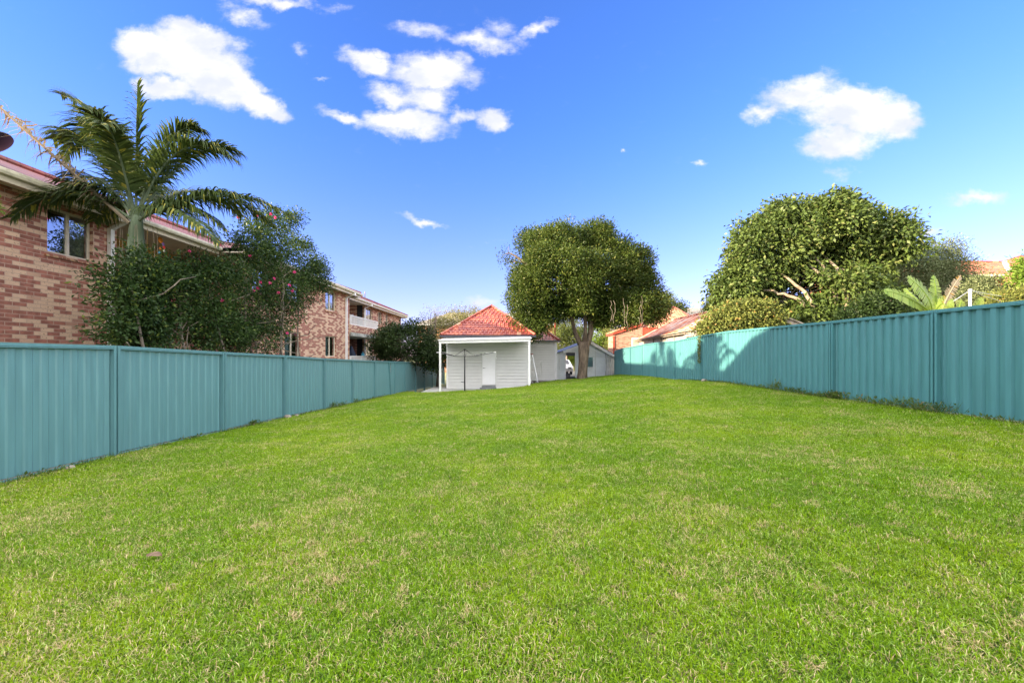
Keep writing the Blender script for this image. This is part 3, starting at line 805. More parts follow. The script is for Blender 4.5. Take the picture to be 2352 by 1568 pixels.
m = MB(); m.tube([(-12.0,32,6.2),(-12.0,32,6.75)], .035, 6); apt.part('roof_vent', m, 'timber_grey')
apt.e.rotation_euler = (0,0,-.008)

# covered thing and bottles on the lower balcony, reed screen and plume on the upper one
m = MB()
pts = [(-10.0,24.5,.7)]
n = 12; V = []
for z, r in ((.7,.62),(1.1,.5),(1.6,.34),(2.05,.14),(2.25,.04)):
    for k in range(n):
        a = 6.283*k/n; rr = r*(1+.18*math.sin(a*3+z*2)); V.append((-10.2+rr*math.cos(a), 25.3+rr*1.1*math.sin(a), z))
m.add(V, [(j*n+k, j*n+(k+1)%n, (j+1)*n+(k+1)%n, (j+1)*n+k) for j in range(4) for k in range(n)]+[tuple(range(4*n,5*n))])
single('covered_umbrella', 'dark blue cloth cover over a folded shape on the lower balcony', 'cover', m, 'blue_cloth', (-10.2,25.3,.7))
m = MB(); m.tube([(-9.85,26.3,.7),(-9.85,26.3,1.75),(-9.85,26.3,1.8),(-9.85,26.3,1.92)], [.11,.11,.05,.04], 10)
single('bottle', 'pale blue bottle standing beside the dark cover on the lower balcony', 'bottle', m, 'orn_blue', (-9.85,26.3,.7))

rs = Thing('reed_screen', 'brown reed screen fixed along the upper balcony behind the palm trunk', 'screen', (-10.08,11.2,3.0))
m = MB()
for k in range(70):
    y = 10.62+k*.032; h = 3.85+rng.uniform(-.12,.12)
    m.tube([(-10.08+rng.uniform(-.015,.015), y, 2.45),(-10.08+rng.uniform(-.03,.03), y+rng.uniform(-.03,.03), h)], .012, 4)
rs.part('reeds', m, 'reed')
m = MB()
N = 900; C = np.stack([rng.normal(-9.95,.10,N), rng.uniform(10.5,12.6,N), rng.normal(3.92,.12,N)],1)
pl = Thing('plume_plant', 'pale feathery dried plumes on the balcony at the foot of the palm crown', 'plant', (-9.95,11.5,3.6))
A = unit(rng.normal(size=(N,3))*.5+np.array((.2,0,.9)))
pl.fast('plume', leaf_quads(C, A, rng.normal(size=(N,3)), .16, .012), 4, 'plume_white')

# hanging ornament
orn = Thing('hanging_ornament', 'small multicoloured hanging spinner below the balcony soffit beside the palm', 'ornament', (-10.3,11.6,4.2))
oy = 10.3*F/(1176-372)
ox = -10.3
def oc(px, py): return np.array((ox, oy+(px-372)/F*11.7, EYE-(py-816)/F*oy))
m = MB(); m.tube([(ox,oy,5.16), tuple(oc(372,556))], .004, 4); orn.part('cord', m, 'timber_grey')
for (px,py,r,mt) in ((368,553,.085,'orn_orange'),(374,560,.06,'orn_purple'),(377,567,.05,'orn_red'),(369,572,.055,'orn_orange'),(366,582,.05,'orn_blue'),(378,574,.045,'orn_white')):
    m = MB(); c = oc(px,py); m.sphere(c, (r*.4, r, r*1.1), 8, 5); orn.part('charm', m, mt)

# satellite dish at the left edge
def dish():
    c = P(-24, 338, 8.4)
    t = Thing('satellite_dish', 'dark satellite dish above the brick apartments roof edge', 'satellite dish', (c[0]-.05,c[1],5.55))
    ax = unit(np.array((-.45,-.25,.75))); sx = unit(np.cross(ax,(0,1,0))); sy = np.cross(sx,ax)
    m = MB(); V = []; n = 28
    for j, r in enumerate((.0001,.12,.25,.37,.43)):
        for k in range(n):
            a = 6.283*k/n; V.append(c+r*(math.cos(a)*sx+math.sin(a)*sy)+ax*(r*r*.55))
    f = [(j*n+k,j*n+(k+1)%n,(j+1)*n+(k+1)%n,(j+1)*n+k) for j in range(4) for k in range(n)]
    m.add(V, f); nn = [v-ax*.02 for v in V]; m.add(nn, [q[::-1] for q in f])
    m.add(V[-n:]+nn[-n:], [(k,(k+1)%n,n+(k+1)%n,n+k) for k in range(n)])
    t.part('reflector', m, 'dish_navy', smooth=True)
    m = MB(); m.tube([c-ax*.02, c-ax*.2, (c[0]-.05,c[1],5.45)], .025, 6); t.part('mast', m, 'dish_navy')
    m = MB(); m.tube([c+sx*.3, c+ax*.45], .012, 6); m.sphere(c+ax*.45, .05); t.part('feed_arm', m, 'dish_navy')
dish()

# ------------------------------------------------------------------ plants
def bez(a, b, c, n):
    t = np.linspace(0,1,n)[:,None]; a,b,c = map(lambda q: np.array(q,float),(a,b,c))
    return (1-t)**2*a+2*t*(1-t)*b+t*t*c
def frond(origin, mid, tip, nl=46, ll=.62, dead=False, droop=.5, wid=.032, edge=False):
    """rachis tube + drooping leaflets. returns (MB rachis, leaflet verts (4 per face))"""
    o = np.array(origin, float); pts = bez(o, o+np.array(mid), o+np.array(tip), 16)
    m = MB(); m.tube(pts, np.linspace(.040 if dead else .028,.008 if dead else .004,16), 6)
    fine = bez(o, o+np.array(mid), o+np.array(tip), 200); Q = []
    L = np.linalg.norm(np.diff(fine,axis=0),axis=1).sum()
    for i in range(nl):
        s = .16+.84*(i+rng.uniform(-.2,.2))/nl; s = min(max(s,0),.999); k = int(s*198); p = fine[k]; d = unit(fine[k+1]-fine[k])
        side = np.cross(d,(0,0,1)); 
        if np.linalg.norm(side) < .25: side = side+np.array((.9,-.3,0))
        side = unit(side); upv = unit(np.cross(side,d))
        if upv[2] < 0: upv = -upv
        prof = math.sin(math.pi*min(1,(.10+.90*s)))**.45 if s < .93 else .55
        for sg in (-1,1):
            if dead and rng.random() < .35: continue
            l = ll*prof*rng.uniform(.8,1.1)
            if s > .9: l *= .75
            dr = droop*rng.uniform(.6,1.5)*(2.0 if rng.random()<.12 else 1)
            dirn = unit(side*sg*rng.uniform(.7,1.0)+d*(.45+.5*s)+upv*rng.uniform(.0,.35))
            nseg = 4; cur = p.copy(); prev = None; w0 = wid*rng.uniform(.8,1.2)*(.6 if dead else 1)
            wv = unit(np.cross(dirn, upv)+upv*rng.uniform(-.3,.3))
            if edge: wv = unit(upv+d*rng.uniform(-.2,.5))
            for q in range(nseg):
                nx = cur+dirn*l/nseg
                wa = w0*[.7,1,.85,.5,.05][q]; wb = w0*[.7,1,.85,.5,.05][q+1]
                Q.append([cur-wv*wa/2, cur+wv*wa/2, nx+wv*wb/2, nx-wv*wb/2])
                cur = nx; dirn = unit(dirn+np.array((0,0,-dr*(.25+.3*q)))+(rng.normal(size=3)*.35 if dead else rng.normal(size=3)*.05))
    return m, np.array(Q).reshape(-1,3)
def palm():
    bx, by = -8.35, 8.85
    t = Thing('palm_tree', 'tall green palm with arching fronds in front of the brick apartments', 'palm tree', (bx,by,-1))
    cz = 4.78
    m = MB(); m.tube([(bx+.02,by,-1),(bx,by,1.5),(bx-.02,by,3.2),(bx,by,3.55)], [.20,.17,.16,.17], 14); t.part('trunk', m, 'bark_grey', smooth=True)
    m = MB(); m.tube([(bx,by,3.5),(bx,by,3.7),(bx,by,4.1),(bx,by,4.5),(bx+.03,by,4.75)], [.195,.18,.15,.12,.09], 14); t.part('crownshaft', m, 'bark_palm', smooth=True)
    o = (bx,by,4.6)
    fr = [((-.1,.1,1.9),(-.15,.2,3.25),.42,.18),((.9,-.1,2.5),(2.15,.2,1.40),.62,.5),((1.5,.4,1.35),(3.1,.7,.35),.62,.75),
          ((1.25,-.5,.55),(2.3,-.6,-.65),.6,.8),((-.7,.1,3.6),(-2.0,.3,1.5),.62,.6),((-1.6,.4,2.1),(-2.35,.5,.45),.6,.8),
          ((-1.0,-.5,1.0),(-1.9,-.7,-.15),.55,.6),((.3,1.2,1.9),(.6,2.6,1.0),.6,.5),((-.7,1.1,2.0),(-1.4,2.2,1.1),.6,.5),
          ((.35,-.9,2.0),(.75,-1.5,1.3),.5,.5),((.0,-.7,2.0),(.1,-1.1,1.8),.5,.5),((-1.3,.2,2.6),(-2.2,.3,2.0),.6,.7),((-.9,.5,1.2),(-1.9,.9,.3),.6,.8),((.8,.5,2.4),(1.7,.9,2.0),.55,.5),((-.5,-.3,1.2),(-1.2,-.6,.2),.5,.8),((.9,.2,.9),(1.8,.3,-.1),.55,.8),((1.0,.9,1.6),(2.0,1.8,.5),.6,.6),((.6,.1,2.6),(1.25,.3,2.2),.5,.4),
          ((-.5,-.2,2.6),(-1.45,-.2,2.7),.5,.3)]
    for k, (mid, tip, ll, dr) in enumerate(fr):
        m, Q = frond(o, mid, tip, 86 if k else 60, ll*1.22, False, dr*1.5, .040, k == 0)
        f = t.part('frond', m, 'bark_palm'); t.fast('leaflets', Q, 4, 'palm_leaf', f)
    m, Q = frond((bx-.05,by-.1,4.55), (-1.25,-.5,1.35), (-3.2,-.9,3.35), 150, .70, True, 1.4, .05)
    f = t.part('frond', m, 'dead_frond_leaf', label='brown dead frond sticking out far to the upper left'); t.fast('leaflets', Q, 4, 'dead_frond_leaf', f)
    m = MB()
    for k in range(10):
        x = bx+rng.uniform(-.5,.5); y = by+rng.uniform(-.2,.2); z = 4.5
        m.tube([(x,y,z),(x+rng.uniform(-.08,.08),y,z-.5),(x+rng.uniform(-.1,.1),y,z-rng.uniform(.7,1.0))], .006, 4)
    t.part('hanging_fibre', m, 'dead_frond_leaf')
palm()

def blobs_px(lst, Y, depth=1.0, dY=0.0):
    """(px,py,rx,ry[,dy]) at distance Y -> world ellipsoids"""
    out = []
    for b in lst:
        c = P(b[0], b[1], Y); rx = b[2]/F*Y; rz = b[3]/F*Y; off = b[4] if len(b) > 4 else 0
        out.append((c[0], Y+off, c[2], rx, (rx+rz)/2*depth, rz))
    return out

TH = .42
def blobs_fence(lst, X):
    out = []
    for b in lst:
        Y = YX(b[0], X); off = b[4] if len(b) > 4 else 0
        out.append((X+off, Y, EYE-(b[1]-816)/F*Y, TH, math.sqrt(max(b[2]**2-(TH*F/Y)**2, (.4*b[2])**2))*Y*Y/(F*abs(X))*.9, b[3]/F*Y*.92))
    return out
def on_surface(px, py, B, grow=1.08):
    d = np.array(((px-1176)/F, 1.0, -(py-816)/F)); o = np.array((0,0,EYE)); best = 12.0
    for b in B:
        r = np.array(b[3:])*grow; oc = (o-np.array(b[:3]))/r; dd = d/r
        A = dd@dd; Bq = 2*oc@dd; Cq = oc@oc-1; disc = Bq*Bq-4*A*Cq
        if disc > 0: best = min(best, (-Bq-math.sqrt(disc))/(2*A))
    return o+d*best
def camellia(label, lst, Y, base, nclump, per, flowers, stems):
    B = blobs_fence(lst, -Y)
    t = Thing('camellia_shrub', label, 'shrub', base, 'flowering shrubs against the apartments')
    V = crown_leaves(roughen(B, 60, .10, .30), nclump, per, .13, .085, .042, up=.4, shell=(.6,1.1), inner=.2)
    t.fast('foliage', V, 4, 'camellia_leaf')
    m = MB()
    for (px,py,r) in stems:
        yy = YX(px, -Y); q = P(px,py,yy); p0 = np.array((base[0]+rng.uniform(-.2,.2), base[1]*.6+yy*.4, base[2]))
        pts, rd = limb(p0, q, .045, .014, .05); m.tube(pts, rd, 6)
        for k in range(5):
            i = rng.integers(2,6); e = pts[i]+rng.normal(size=3)*.45+np.array((0,0,.35)); pp, rr = limb(pts[i], e, .018, .006, .08, 5); m.tube(pp, rr, 5)
    t.part('stem', m, 'bark_grey')
    for (px,py) in flowers:
        c = on_surface(px, py, B)
        C = np.repeat(c[None],14,0); A = unit(rng.normal(size=(14,3))+np.array((.1,-.4,.1)))
        t.fast('flower', leaf_quads(C, A, rng.normal(size=(14,3)), .055, .05), 4, 'petal_pink')
camellia('wide dark green camellia in front of the palm trunk and white downpipe, few pink blooms',
   [(335,676,58,46,-.1),(395,684,78,56),(472,684,68,56),(325,738,54,52,.1),(395,745,92,56,-.1),(485,745,66,56),(282,705,26,38),(258,650,14,16),(255,760,16,20),(360,634,36,16),(430,630,52,18),(495,632,32,18),(290,632,30,16),(330,780,60,26),(262,672,26,7),(300,598,8,16),(385,606,8,18),(462,604,10,16),(520,622,8,14)],
   7.75, (-7.7,9.6,-.4), 1000, 26, [(435,577),(506,563),(457,600),(504,629),(510,690),(400,690)], [(300,640,1),(420,620,1),(360,700,1),(480,640,1),(260,700,1)])
camellia('tall rounded camellia dotted with pink blooms, between the palm and the far apartment windows',
   [(640,570,62,55),(690,600,48,55),(585,560,45,50),(650,640,90,60),(590,640,60,60),(690,660,55,48),(560,720,60,70),(630,730,62,60),(600,780,70,40),(655,515,32,30),(608,515,34,26),(720,640,30,38),(735,615,14,12),(540,780,40,40)],
   7.95, (-7.9,13.0,-.5), 1350, 26, [(590,495),(622,492),(632,500),(574,588),(676,625),(598,648),(620,650),(592,662),(665,655),(672,668),(640,672),(582,668),(660,765),(630,640),(547,500)], [(640,560,1),(560,600,1),(700,620,1),(600,700,1),(650,690,1),(575,730,1)])

def shrink(lst, cx, cy, f): return [(cx+(b[0]-cx)*f, cy+(b[1]-cy)*f, b[2]*f, b[3]*f, *b[4:]) for b in lst]
def tree(name, label, Y, base, trunks, lst, nclump, per, sig, L, W, lmat, bmat, depth=1.0, shell=(.72,1.04), inner=.12, up=.4, droop=0.0, group=None, cat='tree', limbs=10, tr=.2, extra=None):
    B = blobs_px(lst, Y, depth)
    B0 = B
    if extra: B = roughen(B, *extra)
    t = Thing(name, label, cat, base, group)
    t.fast('crown', crown_leaves(B, nclump, per, sig, L, W, up, shell, inner, droop), 4, lmat)
    B = B0; m = MB()
    for pts, rad in trunks: m.tube(pts, rad, 10)
    tops = [tr_[0][-1] for tr_ in (trunks[1:] if len(trunks) > 1 else trunks)] or [np.array(base)]
    for k in range(limbs):
        b = B[k % len(B)]; s = np.array(tops[k % len(tops)]); e = np.array(b[:3])+rng.normal(size=3)*np.array(b[3:])*.3
        pts, rd = limb(s, e, tr*.5, tr*.12, .08); m.tube(pts, rd, 6)
        for j in range(4):
            i = rng.integers(2,6); e2 = pts[i]+rng.normal(size=3)*np.array(b[3:])*.4+np.array((0,0,.3)); pp, rr = limb(pts[i], e2, rd[i]*.6, .01, .1, 5); m.tube(pp, rr, 5)
    if m.n: t.part('trunk', m, bmat, smooth=True)
    return t

# main tree in front of the garage
def main_tree():
    Y = 27.0; p = lambda px,py,dy=0: tuple(P(px,py,Y)+np.array((0,dy,0)))
    base = (4.75,Y,.02)
    tr = [([p(1338,880),p(1337,868),p(1338,855),p(1340,830),p(1341,805),p(1341,785)], [.46,.37,.32,.32,.37,.40]),
          ([p(1333,790),p(1322,765,.1),p(1315,735,.2),p(1309,705,.3),p(1295,670,.4)], [.20,.14,.12,.12,.08]),
          ([p(1342,790),p(1344,760,-.1),p(1343,725,-.2),p(1345,695,-.3)], [.17,.13,.12,.10]),
          ([p(1350,790),p(1357,765,.1),p(1358,730,.1),p(1363,700,0),p(1385,660,-.2)], [.20,.19,.17,.14,.08])]
    lst = [(1300,575,105,62,.3),(1375,585,98,66,.3),(1225,645,66,78,-.3),(1290,655,95,80,-.6),(1395,640,100,78,0),(1452,665,56,70,.4),
           (1205,705,48,52,-.5),(1236,726,40,30,-.8),(1215,755,22,18,-1),(1445,720,58,32,.3),(1480,690,34,50,0),(1385,700,50,40,1.8),(1500,645,18,30,0),(1292,688,40,28,-.2),(1340,540,62,30,.2),(1260,560,50,36,.4),(1460,630,36,36,-.5),(1190,640,28,30,0),(1190,735,22,22,-1.2),(1142,578,7,9,0),(1150,598,6,8,0),(1440,600,40,30,.3),(1475,700,30,34,.5)]
    lst = shrink(lst, 1328, 650, .90)+[(1400,712,44,32,-.5),(1440,722,48,26,-1.2),(1484,712,30,34,-1.0),(1360,702,32,22,.5),(1465,690,44,40,.2),(1200,745,30,24,-1.2),(1225,762,20,14,-1.4)]
    t = tree('shade_tree', 'large round crowned tree with thick pale lower trunk in front of the white garage', Y, base, tr, lst, 4300, 46, .24, .16, .07, 'main_tree_leaf', 'bark_brown', .95, up=.35, limbs=24, tr=.26, shell=(.72,1.04), inner=.08, extra=(75,.45,1.0))
    m = MB()
    for (px, y0, y1) in ((1404,690,738),(1410,690,742),(1432,685,744),(1440,700,756),(1474,680,752),(1470,690,742)):
        ps = [P(px+rng.uniform(-3,3), y0+(y1-y0)*k/6, Y-2.6+rng.uniform(-.1,.1)) for k in range(7)]; m.tube(ps, .013, 5)
    t.part('aerial_root', m, 'bark_grey')
main_tree()

def broad_tree():
    Y = 20.0; p = lambda px,py,dy=0: tuple(P(px,py,Y)+np.array((0,dy,0)))
    base = (14.6,Y,.35); tr = []
    for (x0, x1, x2, y2, r, dy) in ((1830,1800,1745,600,.11,-.4),(1845,1850,1835,580,.13,-.6),(1850,1865,1880,560,.13,-1.0),(1870,1880,1905,585,.10,-1.3),(1880,1900,1965,610,.11,-.5),(1835,1790,1700,655,.10,0),(1855,1856,1850,540,.10,0),(1890,1925,1985,640,.09,.6)):
        k = np.array([p(x0,870,-1+dy*.3),p((x0*2+x1)/3,760,-1.4+dy*.6),p(x1,700,-1.7+dy*.5),p((x1+x2)/2,(700+y2)/2,-1.1+dy*.3),p(x2,y2,.5)])
        tt = np.linspace(0,4,25); q = np.stack([np.interp(tt, range(5), k[:,c]) for c in range(3)],1)
        for _ in range(4): q[1:-1] = (q[:-2]+q[1:-1]*2+q[2:])/4
        q[1:-1] += rng.normal(size=(23,3))*.025
        tr.append((q, np.interp(tt, range(5), [r*1.25,r*.95,r*.8,r*.5,r*.25])))
    lst = [(1850,512,130,64,0),(1950,512,105,58,.2),(1755,560,90,62,0),(1685,640,62,50,0),(2015,555,68,52,0),(1870,580,120,60,.9),(1755,625,66,38,.4),(1985,615,72,50,.4),
           (1660,650,38,36,-.4),(2050,520,34,36,0),(1900,470,90,24,0),(1830,480,60,30,.2),(1720,690,42,24,0),(2000,665,36,24,.6),(1890,728,40,18,-1.0),(1950,712,42,28,-.6),(1800,722,24,18,-.6),(1825,640,18,12,-1.9),(1912,650,18,16,-1.9),(1860,700,16,14,.5),(1618,655,12,6,0),(1830,690,44,24,.9),(1780,685,30,22,.9),(1930,690,50,26,.9)]
    lst = [(a_, b_+8, *r_) for a_, b_, *r_ in shrink(lst, 1846, 610, .90)]+[(1885,732,58,18,-1.7),(1952,718,46,24,-1.4),(1800,724,26,14,-1.6),(1985,700,30,26,-.5),(1700,690,42,34,0),(1850,668,22,10,-1.9),(1925,676,22,12,-1.9)]
    t = tree('broad_leaf_tree', 'spreading multi stemmed tree with large light green leaves behind the right fence', Y, base, tr, lst, 2500, 36, .24, .20, .11, 'broad_leaf', 'bark_pale', .9, up=.25, droop=.45, limbs=14, tr=.09, shell=(.74,1.04), inner=.10, extra=(70,.32,.75))
broad_tree()

def simple_tree(name, label, px, Y, py_base, lst, n, per, sig, L, W, lm, bm='bark_grey', group=None, cat='tree', trunkr=.12, up=.4, droop=0, shell=(.6,1.1), inner=.25, zb=None, limbs=6, depth=1.0):
    ex = (20, .007*Y, .016*Y)
    b = P(px, py_base, Y); z = b[2] if zb is None else zb
    top = P(px+rng.uniform(-4,4), (py_base+lst[0][1])/2 if py_base < 900 else 760, Y)
    return tree(name, label, Y, (b[0],Y,z), [([(b[0],Y,z),((b[0]+top[0])/2+.1,Y,(z+top[2])/2),tuple(top)], [trunkr*1.2,trunkr,trunkr*.8])], lst, n, per, sig, L, W, lm, bm, depth, shell, inner, up, droop, group, cat, limbs, trunkr, ex)

# left of the house
simple_tree('garden_tree', 'dark green dense low tree behind the left fence, in front of the far brick balcony', 925, 26, 850, [(925,790,62,42),(895,800,38,34),(965,795,40,36),(985,820,36,22),(905,765,22,14),(940,758,20,12)], 700, 26, .22, .16, .07, 'dark_bush_leaf', zb=-.8, droop=.3, group='trees behind the left fence')
simple_tree('bare_tree', 'thin twiggy almost bare tree rising left of the small tiled house', 985, 32, 840, [(985,735,22,30),(1000,715,16,14),(970,745,16,14),(990,760,24,24)], 60, 14, .22, .11, .05, 'pale_leaf', zb=-.8, trunkr=.11, limbs=16, group='trees behind the left fence')
simple_tree('pale_tree', 'pale yellow green leafy tree just behind the small house roof, before the grey roof', 1050, 36, 840, [(1040,745,42,34),(1075,735,32,26),(1020,760,32,26),(1060,720,22,14),(1095,715,14,9)], 420, 24, .26, .14, .06, 'pale_leaf', zb=-.8, trunkr=.12, limbs=10, group='trees behind the left fence', shell=(.5,1.15))
simple_tree('dark_shrub_tree', 'dark bushy tree squeezed between the fence end and the white carport post', 1005, 28.5, 850, [(1005,808,24,30),(1022,790,16,22),(985,800,16,24)], 260, 24, .2, .14, .06, 'dark_bush_leaf', zb=-.8, group='trees behind the left fence')
# behind the garage
G = 'trees behind the garage'
simple_tree('conical_tree', 'bright green upright conifer like tree right of the forked trunk', 1380, 44, 830, [(1378,770,24,30),(1382,740,17,26),(1380,715,10,16),(1370,785,18,14),(1392,780,14,20)], 500, 24, .22, .18, .08, 'bright_leaf', zb=-.3, group=G)
simple_tree('yellow_bush_tree', 'yellow green rounded tree above the left slope of the garage roof', 1300, 46, 830, [(1290,785,26,26),(1318,780,24,26),(1270,795,16,16),(1330,760,20,20),(1300,765,18,14)], 500, 24, .25, .2, .08, 'mid_leaf', zb=-.3, group=G)
simple_tree('wispy_tree', 'wispy pale tree left of the pink brick house, behind the garage roof end', 1420, 40, 830, [(1418,770,18,34),(1430,745,20,24),(1405,745,14,22),(1440,730,12,14)], 300, 18, .3, .13, .05, 'pale_leaf', zb=-.3, group=G, trunkr=.09, limbs=10, shell=(.4,1.2))
simple_tree('gum_tree', 'thin far gum tree seen under the left side of the large crown', 1325, 62, 830, [(1325,725,26,16),(1300,735,22,12),(1275,755,20,14),(1345,740,14,12),(1265,740,14,9)], 240, 20, .5, .26, .09, 'mid_leaf', zb=-.3, group=G, shell=(.4,1.2), limbs=12)
simple_tree('small_hill_tree', 'small far tree beyond the terracotta hip roof, right of the large crown', 1532, 60, 830, [(1532,696,24,17),(1548,706,16,9),(1518,712,18,14),(1562,712,10,7)], 300, 22, .4, .3, .12, 'mid_leaf', zb=0, group=G)
simple_tree('dark_far_tree', 'small dark round tree before the long grey roof', 1642, 48, 830, [(1642,712,11,12),(1655,716,13,8),(1632,718,8,9)], 160, 22, .25, .22, .1, 'dark_bush_leaf', zb=0, group=G)
simple_tree('driveway_tree', 'small sunlit tree seen through the open garage doorway', 1306, 48, 862, [(1306,832,22,14),(1320,825,18,14),(1292,828,16,14)], 260, 22, .25, .2, .08, 'bright_leaf', zb=-.2, group=G, trunkr=.16)
# right side
G = 'trees behind the right fence'
simple_tree('olive_tree', 'grey green fine leaved tree right of the broad leaved tree, dark and shady lower down', 2110, 23, 800, [(2130,595,62,38),(2090,630,60,50),(2185,620,38,36),(2050,650,44,52),(2120,680,80,40),(2030,700,50,32),(2190,680,50,38),(2210,650,20,24)], 2100, 30, .26, .12, .042, 'olive_leaf', 'bark_grey', zb=.35, group=G, limbs=20, trunkr=.16)
simple_tree('silver_bush', 'pale silvery bush under the red tiled roof at the right', 2270, 18.5, 800, [(2262,674,32,26),(2285,680,24,20),(2240,688,24,20),(2262,652,13,12)], 420, 26, .2, .11, .04, 'olive_leaf', zb=.35, group=G)
simple_tree('edge_tree', 'yellow green feathery tree at the far right edge before the orange brick wall', 2368, 17, 800, [(2374,628,22,18),(2362,642,12,8),(2384,608,22,18)], 160, 24, .2, .15, .06, 'bright_leaf', zb=.35, group=G)
simple_tree('low_hedge_bush', 'low green bush along the top of the right fence near the right edge', 2330, 14.5, 800, [(2328,686,22,8),(2352,682,20,12),(2304,692,18,6)], 160, 26, .14, .1, .04, 'vine_leaf', zb=.35, group=G, cat='bush')
simple_tree('understory_bush', 'dark reddish undergrowth bush between the broad leaved tree and banana plant', 2000, 17, 800, [(1990,715,40,20),(2030,705,34,22),(1960,735,30,16),(2060,720,30,16)], 320, 24, .2, .13, .06, 'dark_bush_leaf', zb=.35, group=G, cat='bush')
# overhanging sprig at the left edge
simple_tree('garden_tree', 'green leaf spray poking in at the left edge before the brick wall', -190, 6.4, 900, [(-22,466,26,7),(-70,450,40,30),(-150,450,60,40)], 110, 20, .06, .07, .03, 'bright_leaf', zb=-.5, limbs=3, trunkr=.014)

def banana():
    Y = 10.6
    t = Thing('banana_plant', 'banana plant with torn sunlit yellow green leaves over the right fence', 'plant', tuple(P(2150,900,Y)[:2])+(.35,))
    m = MB()
    for px in (2138,2160,2172): m.tube([P(px,900,Y),P(px,760,Y),P(px-2,712,Y)], [.11,.09,.05], 9)
    t.part('stem', m, 'bark_palm', smooth=True)
    def leaf(a, b, c, w, dy=(0,0,0), mat='banana_leaf', torn=.0, lab=None):
        p = [P(q[0],q[1],Y+d) for q, d in zip((a,b,c),dy)]
        ctr = 2*p[1]-.5*(p[0]+p[2]); fine = bez(p[0], ctr, p[2], 40); Q = []
        for i in range(39):
            s = i/39; ww = w*math.sin(math.pi*min(1,.06+s*.93))**.55*(1 if s<.95 else .5)
            d = unit(fine[i+1]-fine[i]); sd = unit(np.cross(d, (0.25,-.9,.3))); nn = np.cross(sd,d)
            for sg in (-1,1):
                j = rng.uniform(1-torn,1.0); gap = 1.0 if torn < .3 else .55
                tip = (fine[i]+fine[i+1])/2 + sd*sg*ww*j + d*ww*.35 + np.array((0,0,-1))*ww*.25*rng.uniform(.5,1.4)
                if torn < .3 and rng.random() < .22: gap *= .6
                hw = (fine[i+1]-fine[i])*gap*.5
                Q.append([fine[i], fine[i+1] if sg>0 else fine[i]+hw*2, tip+hw, tip-hw])
        m = MB(); m.tube(fine, np.linspace(.022,.005,40), 5)
        r = t.part('leaf', m, 'bright_leaf' if mat=='banana_leaf' else mat, label=lab); t.fast('blade', np.array(Q).reshape(-1,3), 4, mat, r)
    leaf((2142,722),(2085,684),(2030,668),.17,(0,-.3,-.5))
    leaf((2140,722),(2128,678),(2084,636),.30,(0,-.2,-.3),torn=.15)
    leaf((2146,722),(2150,680),(2144,632),.24,(0,.1,.2),torn=.15)
    leaf((2140,722),(2108,690),(2078,662),.20,(0,.5,.8))
    leaf((2150,722),(2168,695),(2190,690),.22,(0,0,0),torn=.2)
    leaf((2145,722),(2160,700),(2172,700),.2,(0,-.4,-.6),torn=.2)
    leaf((2158,722),(2180,675),(2207,632),.17,(0,0,.1),'dead_frond_leaf',.6,'withered brown leaf')
    leaf((2235,722),(2245,700),(2256,684),.16,(.5,.5,.5),torn=.2)
    leaf((2200,722),(2205,700),(2210,690),.16,(.5,.5,.5),torn=.2)
banana()

# white hoist post with wires
t = Thing('hoist_post', 'white post with four sagging wires rising behind the right fence', 'clothes line', tuple(P(2228,800,12.3)[:2])+(.35,))
c = P(2228,666,12.3)
m = MB(); m.tube([(c[0],c[1],.3),tuple(c)], .036, 10); m.tube([c, c+np.array((0,0,.02))], .045, 10); t.part('pole', m, 'white_paint')
for (px,py,d) in ((2165,706,-.5),(2190,690,.8),(2298,692,.6),(2300,680,1.5)):
    m = MB(); e = P(px,py,12.3+d); m.tube([c, (c+e)/2+np.array((0,0,-.02)), e], .008, 4); t.part('wire', m, 'silver_metal')
#PART3
# ------------------------------------------------------------------ weatherboard house
def boards_y(m, x0, x1, y, z0, z1, step=.185, lap=.05, holes=()):
    """lapped boards on a wall facing -Y (plane y), holes (xa,xb,za,zb)"""
    z = z0
    while z < z1-1e-4:
        zt = min(z+step, z1)
        segs = [(x0, x1)]
        for (a,b,c,d) in holes:
            if c < (z+zt)/2 < d:
                segs = [s for (p,q) in segs for s in ((p,min(q,a)),(max(p,b),q)) if s[1]-s[0] > 1e-4]
        for (a,b) in segs:
            zz = zt-.028; m.add([(a,y-lap,z),(b,y-lap,z),(b,y-.012,zz),(a,y-.012,zz),(a,y-.004,z),(b,y-.004,z),(a,y-.003,zz),(b,y-.003,zz)], [(0,1,2,3),(4,5,1,0),(3,2,7,6)])
        z = zt
def tiles_real(m, corners_fn=None): pass
hs = Thing('weatherboard_house', 'small grey weatherboard house with red tiled hip roof and white carport frame', 'house', (-1.4,25,-.42))
HY = 25.0
wl, wr = -4.06, 1.02
door = (1133.2, 1157.3)
dx0 = (985/5.2275+1150)/1.2079; dx1 = (1172/5.2275+1150)/1.2079
DX0 = (dx0-1176)/F*HY; DX1 = (dx1-1176)/F*HY; DZ0, DZ1 = -.17, 1.87
m = MB(); boards_y(m, wl, wr, HY, -.42, 2.80, .2, holes=[(DX0-.03,DX1+.03,-.42,DZ1+.03)])
m.box((wl,HY,-.42),(DX0-.03,HY+.1,2.80)); m.box((DX1+.03,HY,-.42),(wr,HY+.1,2.80)); m.box((DX0-.03,HY,DZ1+.03),(DX1+.03,HY+.1,2.80)); m.box((DX0-.03,HY+.02,-.42),(DX1+.03,HY+.1,DZ0-.02))
m.box((wl,HY+.1,-.42),(wl+.1,39,2.80)); m.box((wr-.1,HY+.1,-.42),(wr,39,2.80)); m.box((wl,39,-.42),(wr,39.1,2.80))
hs.part('wall', m, 'siding_paint')
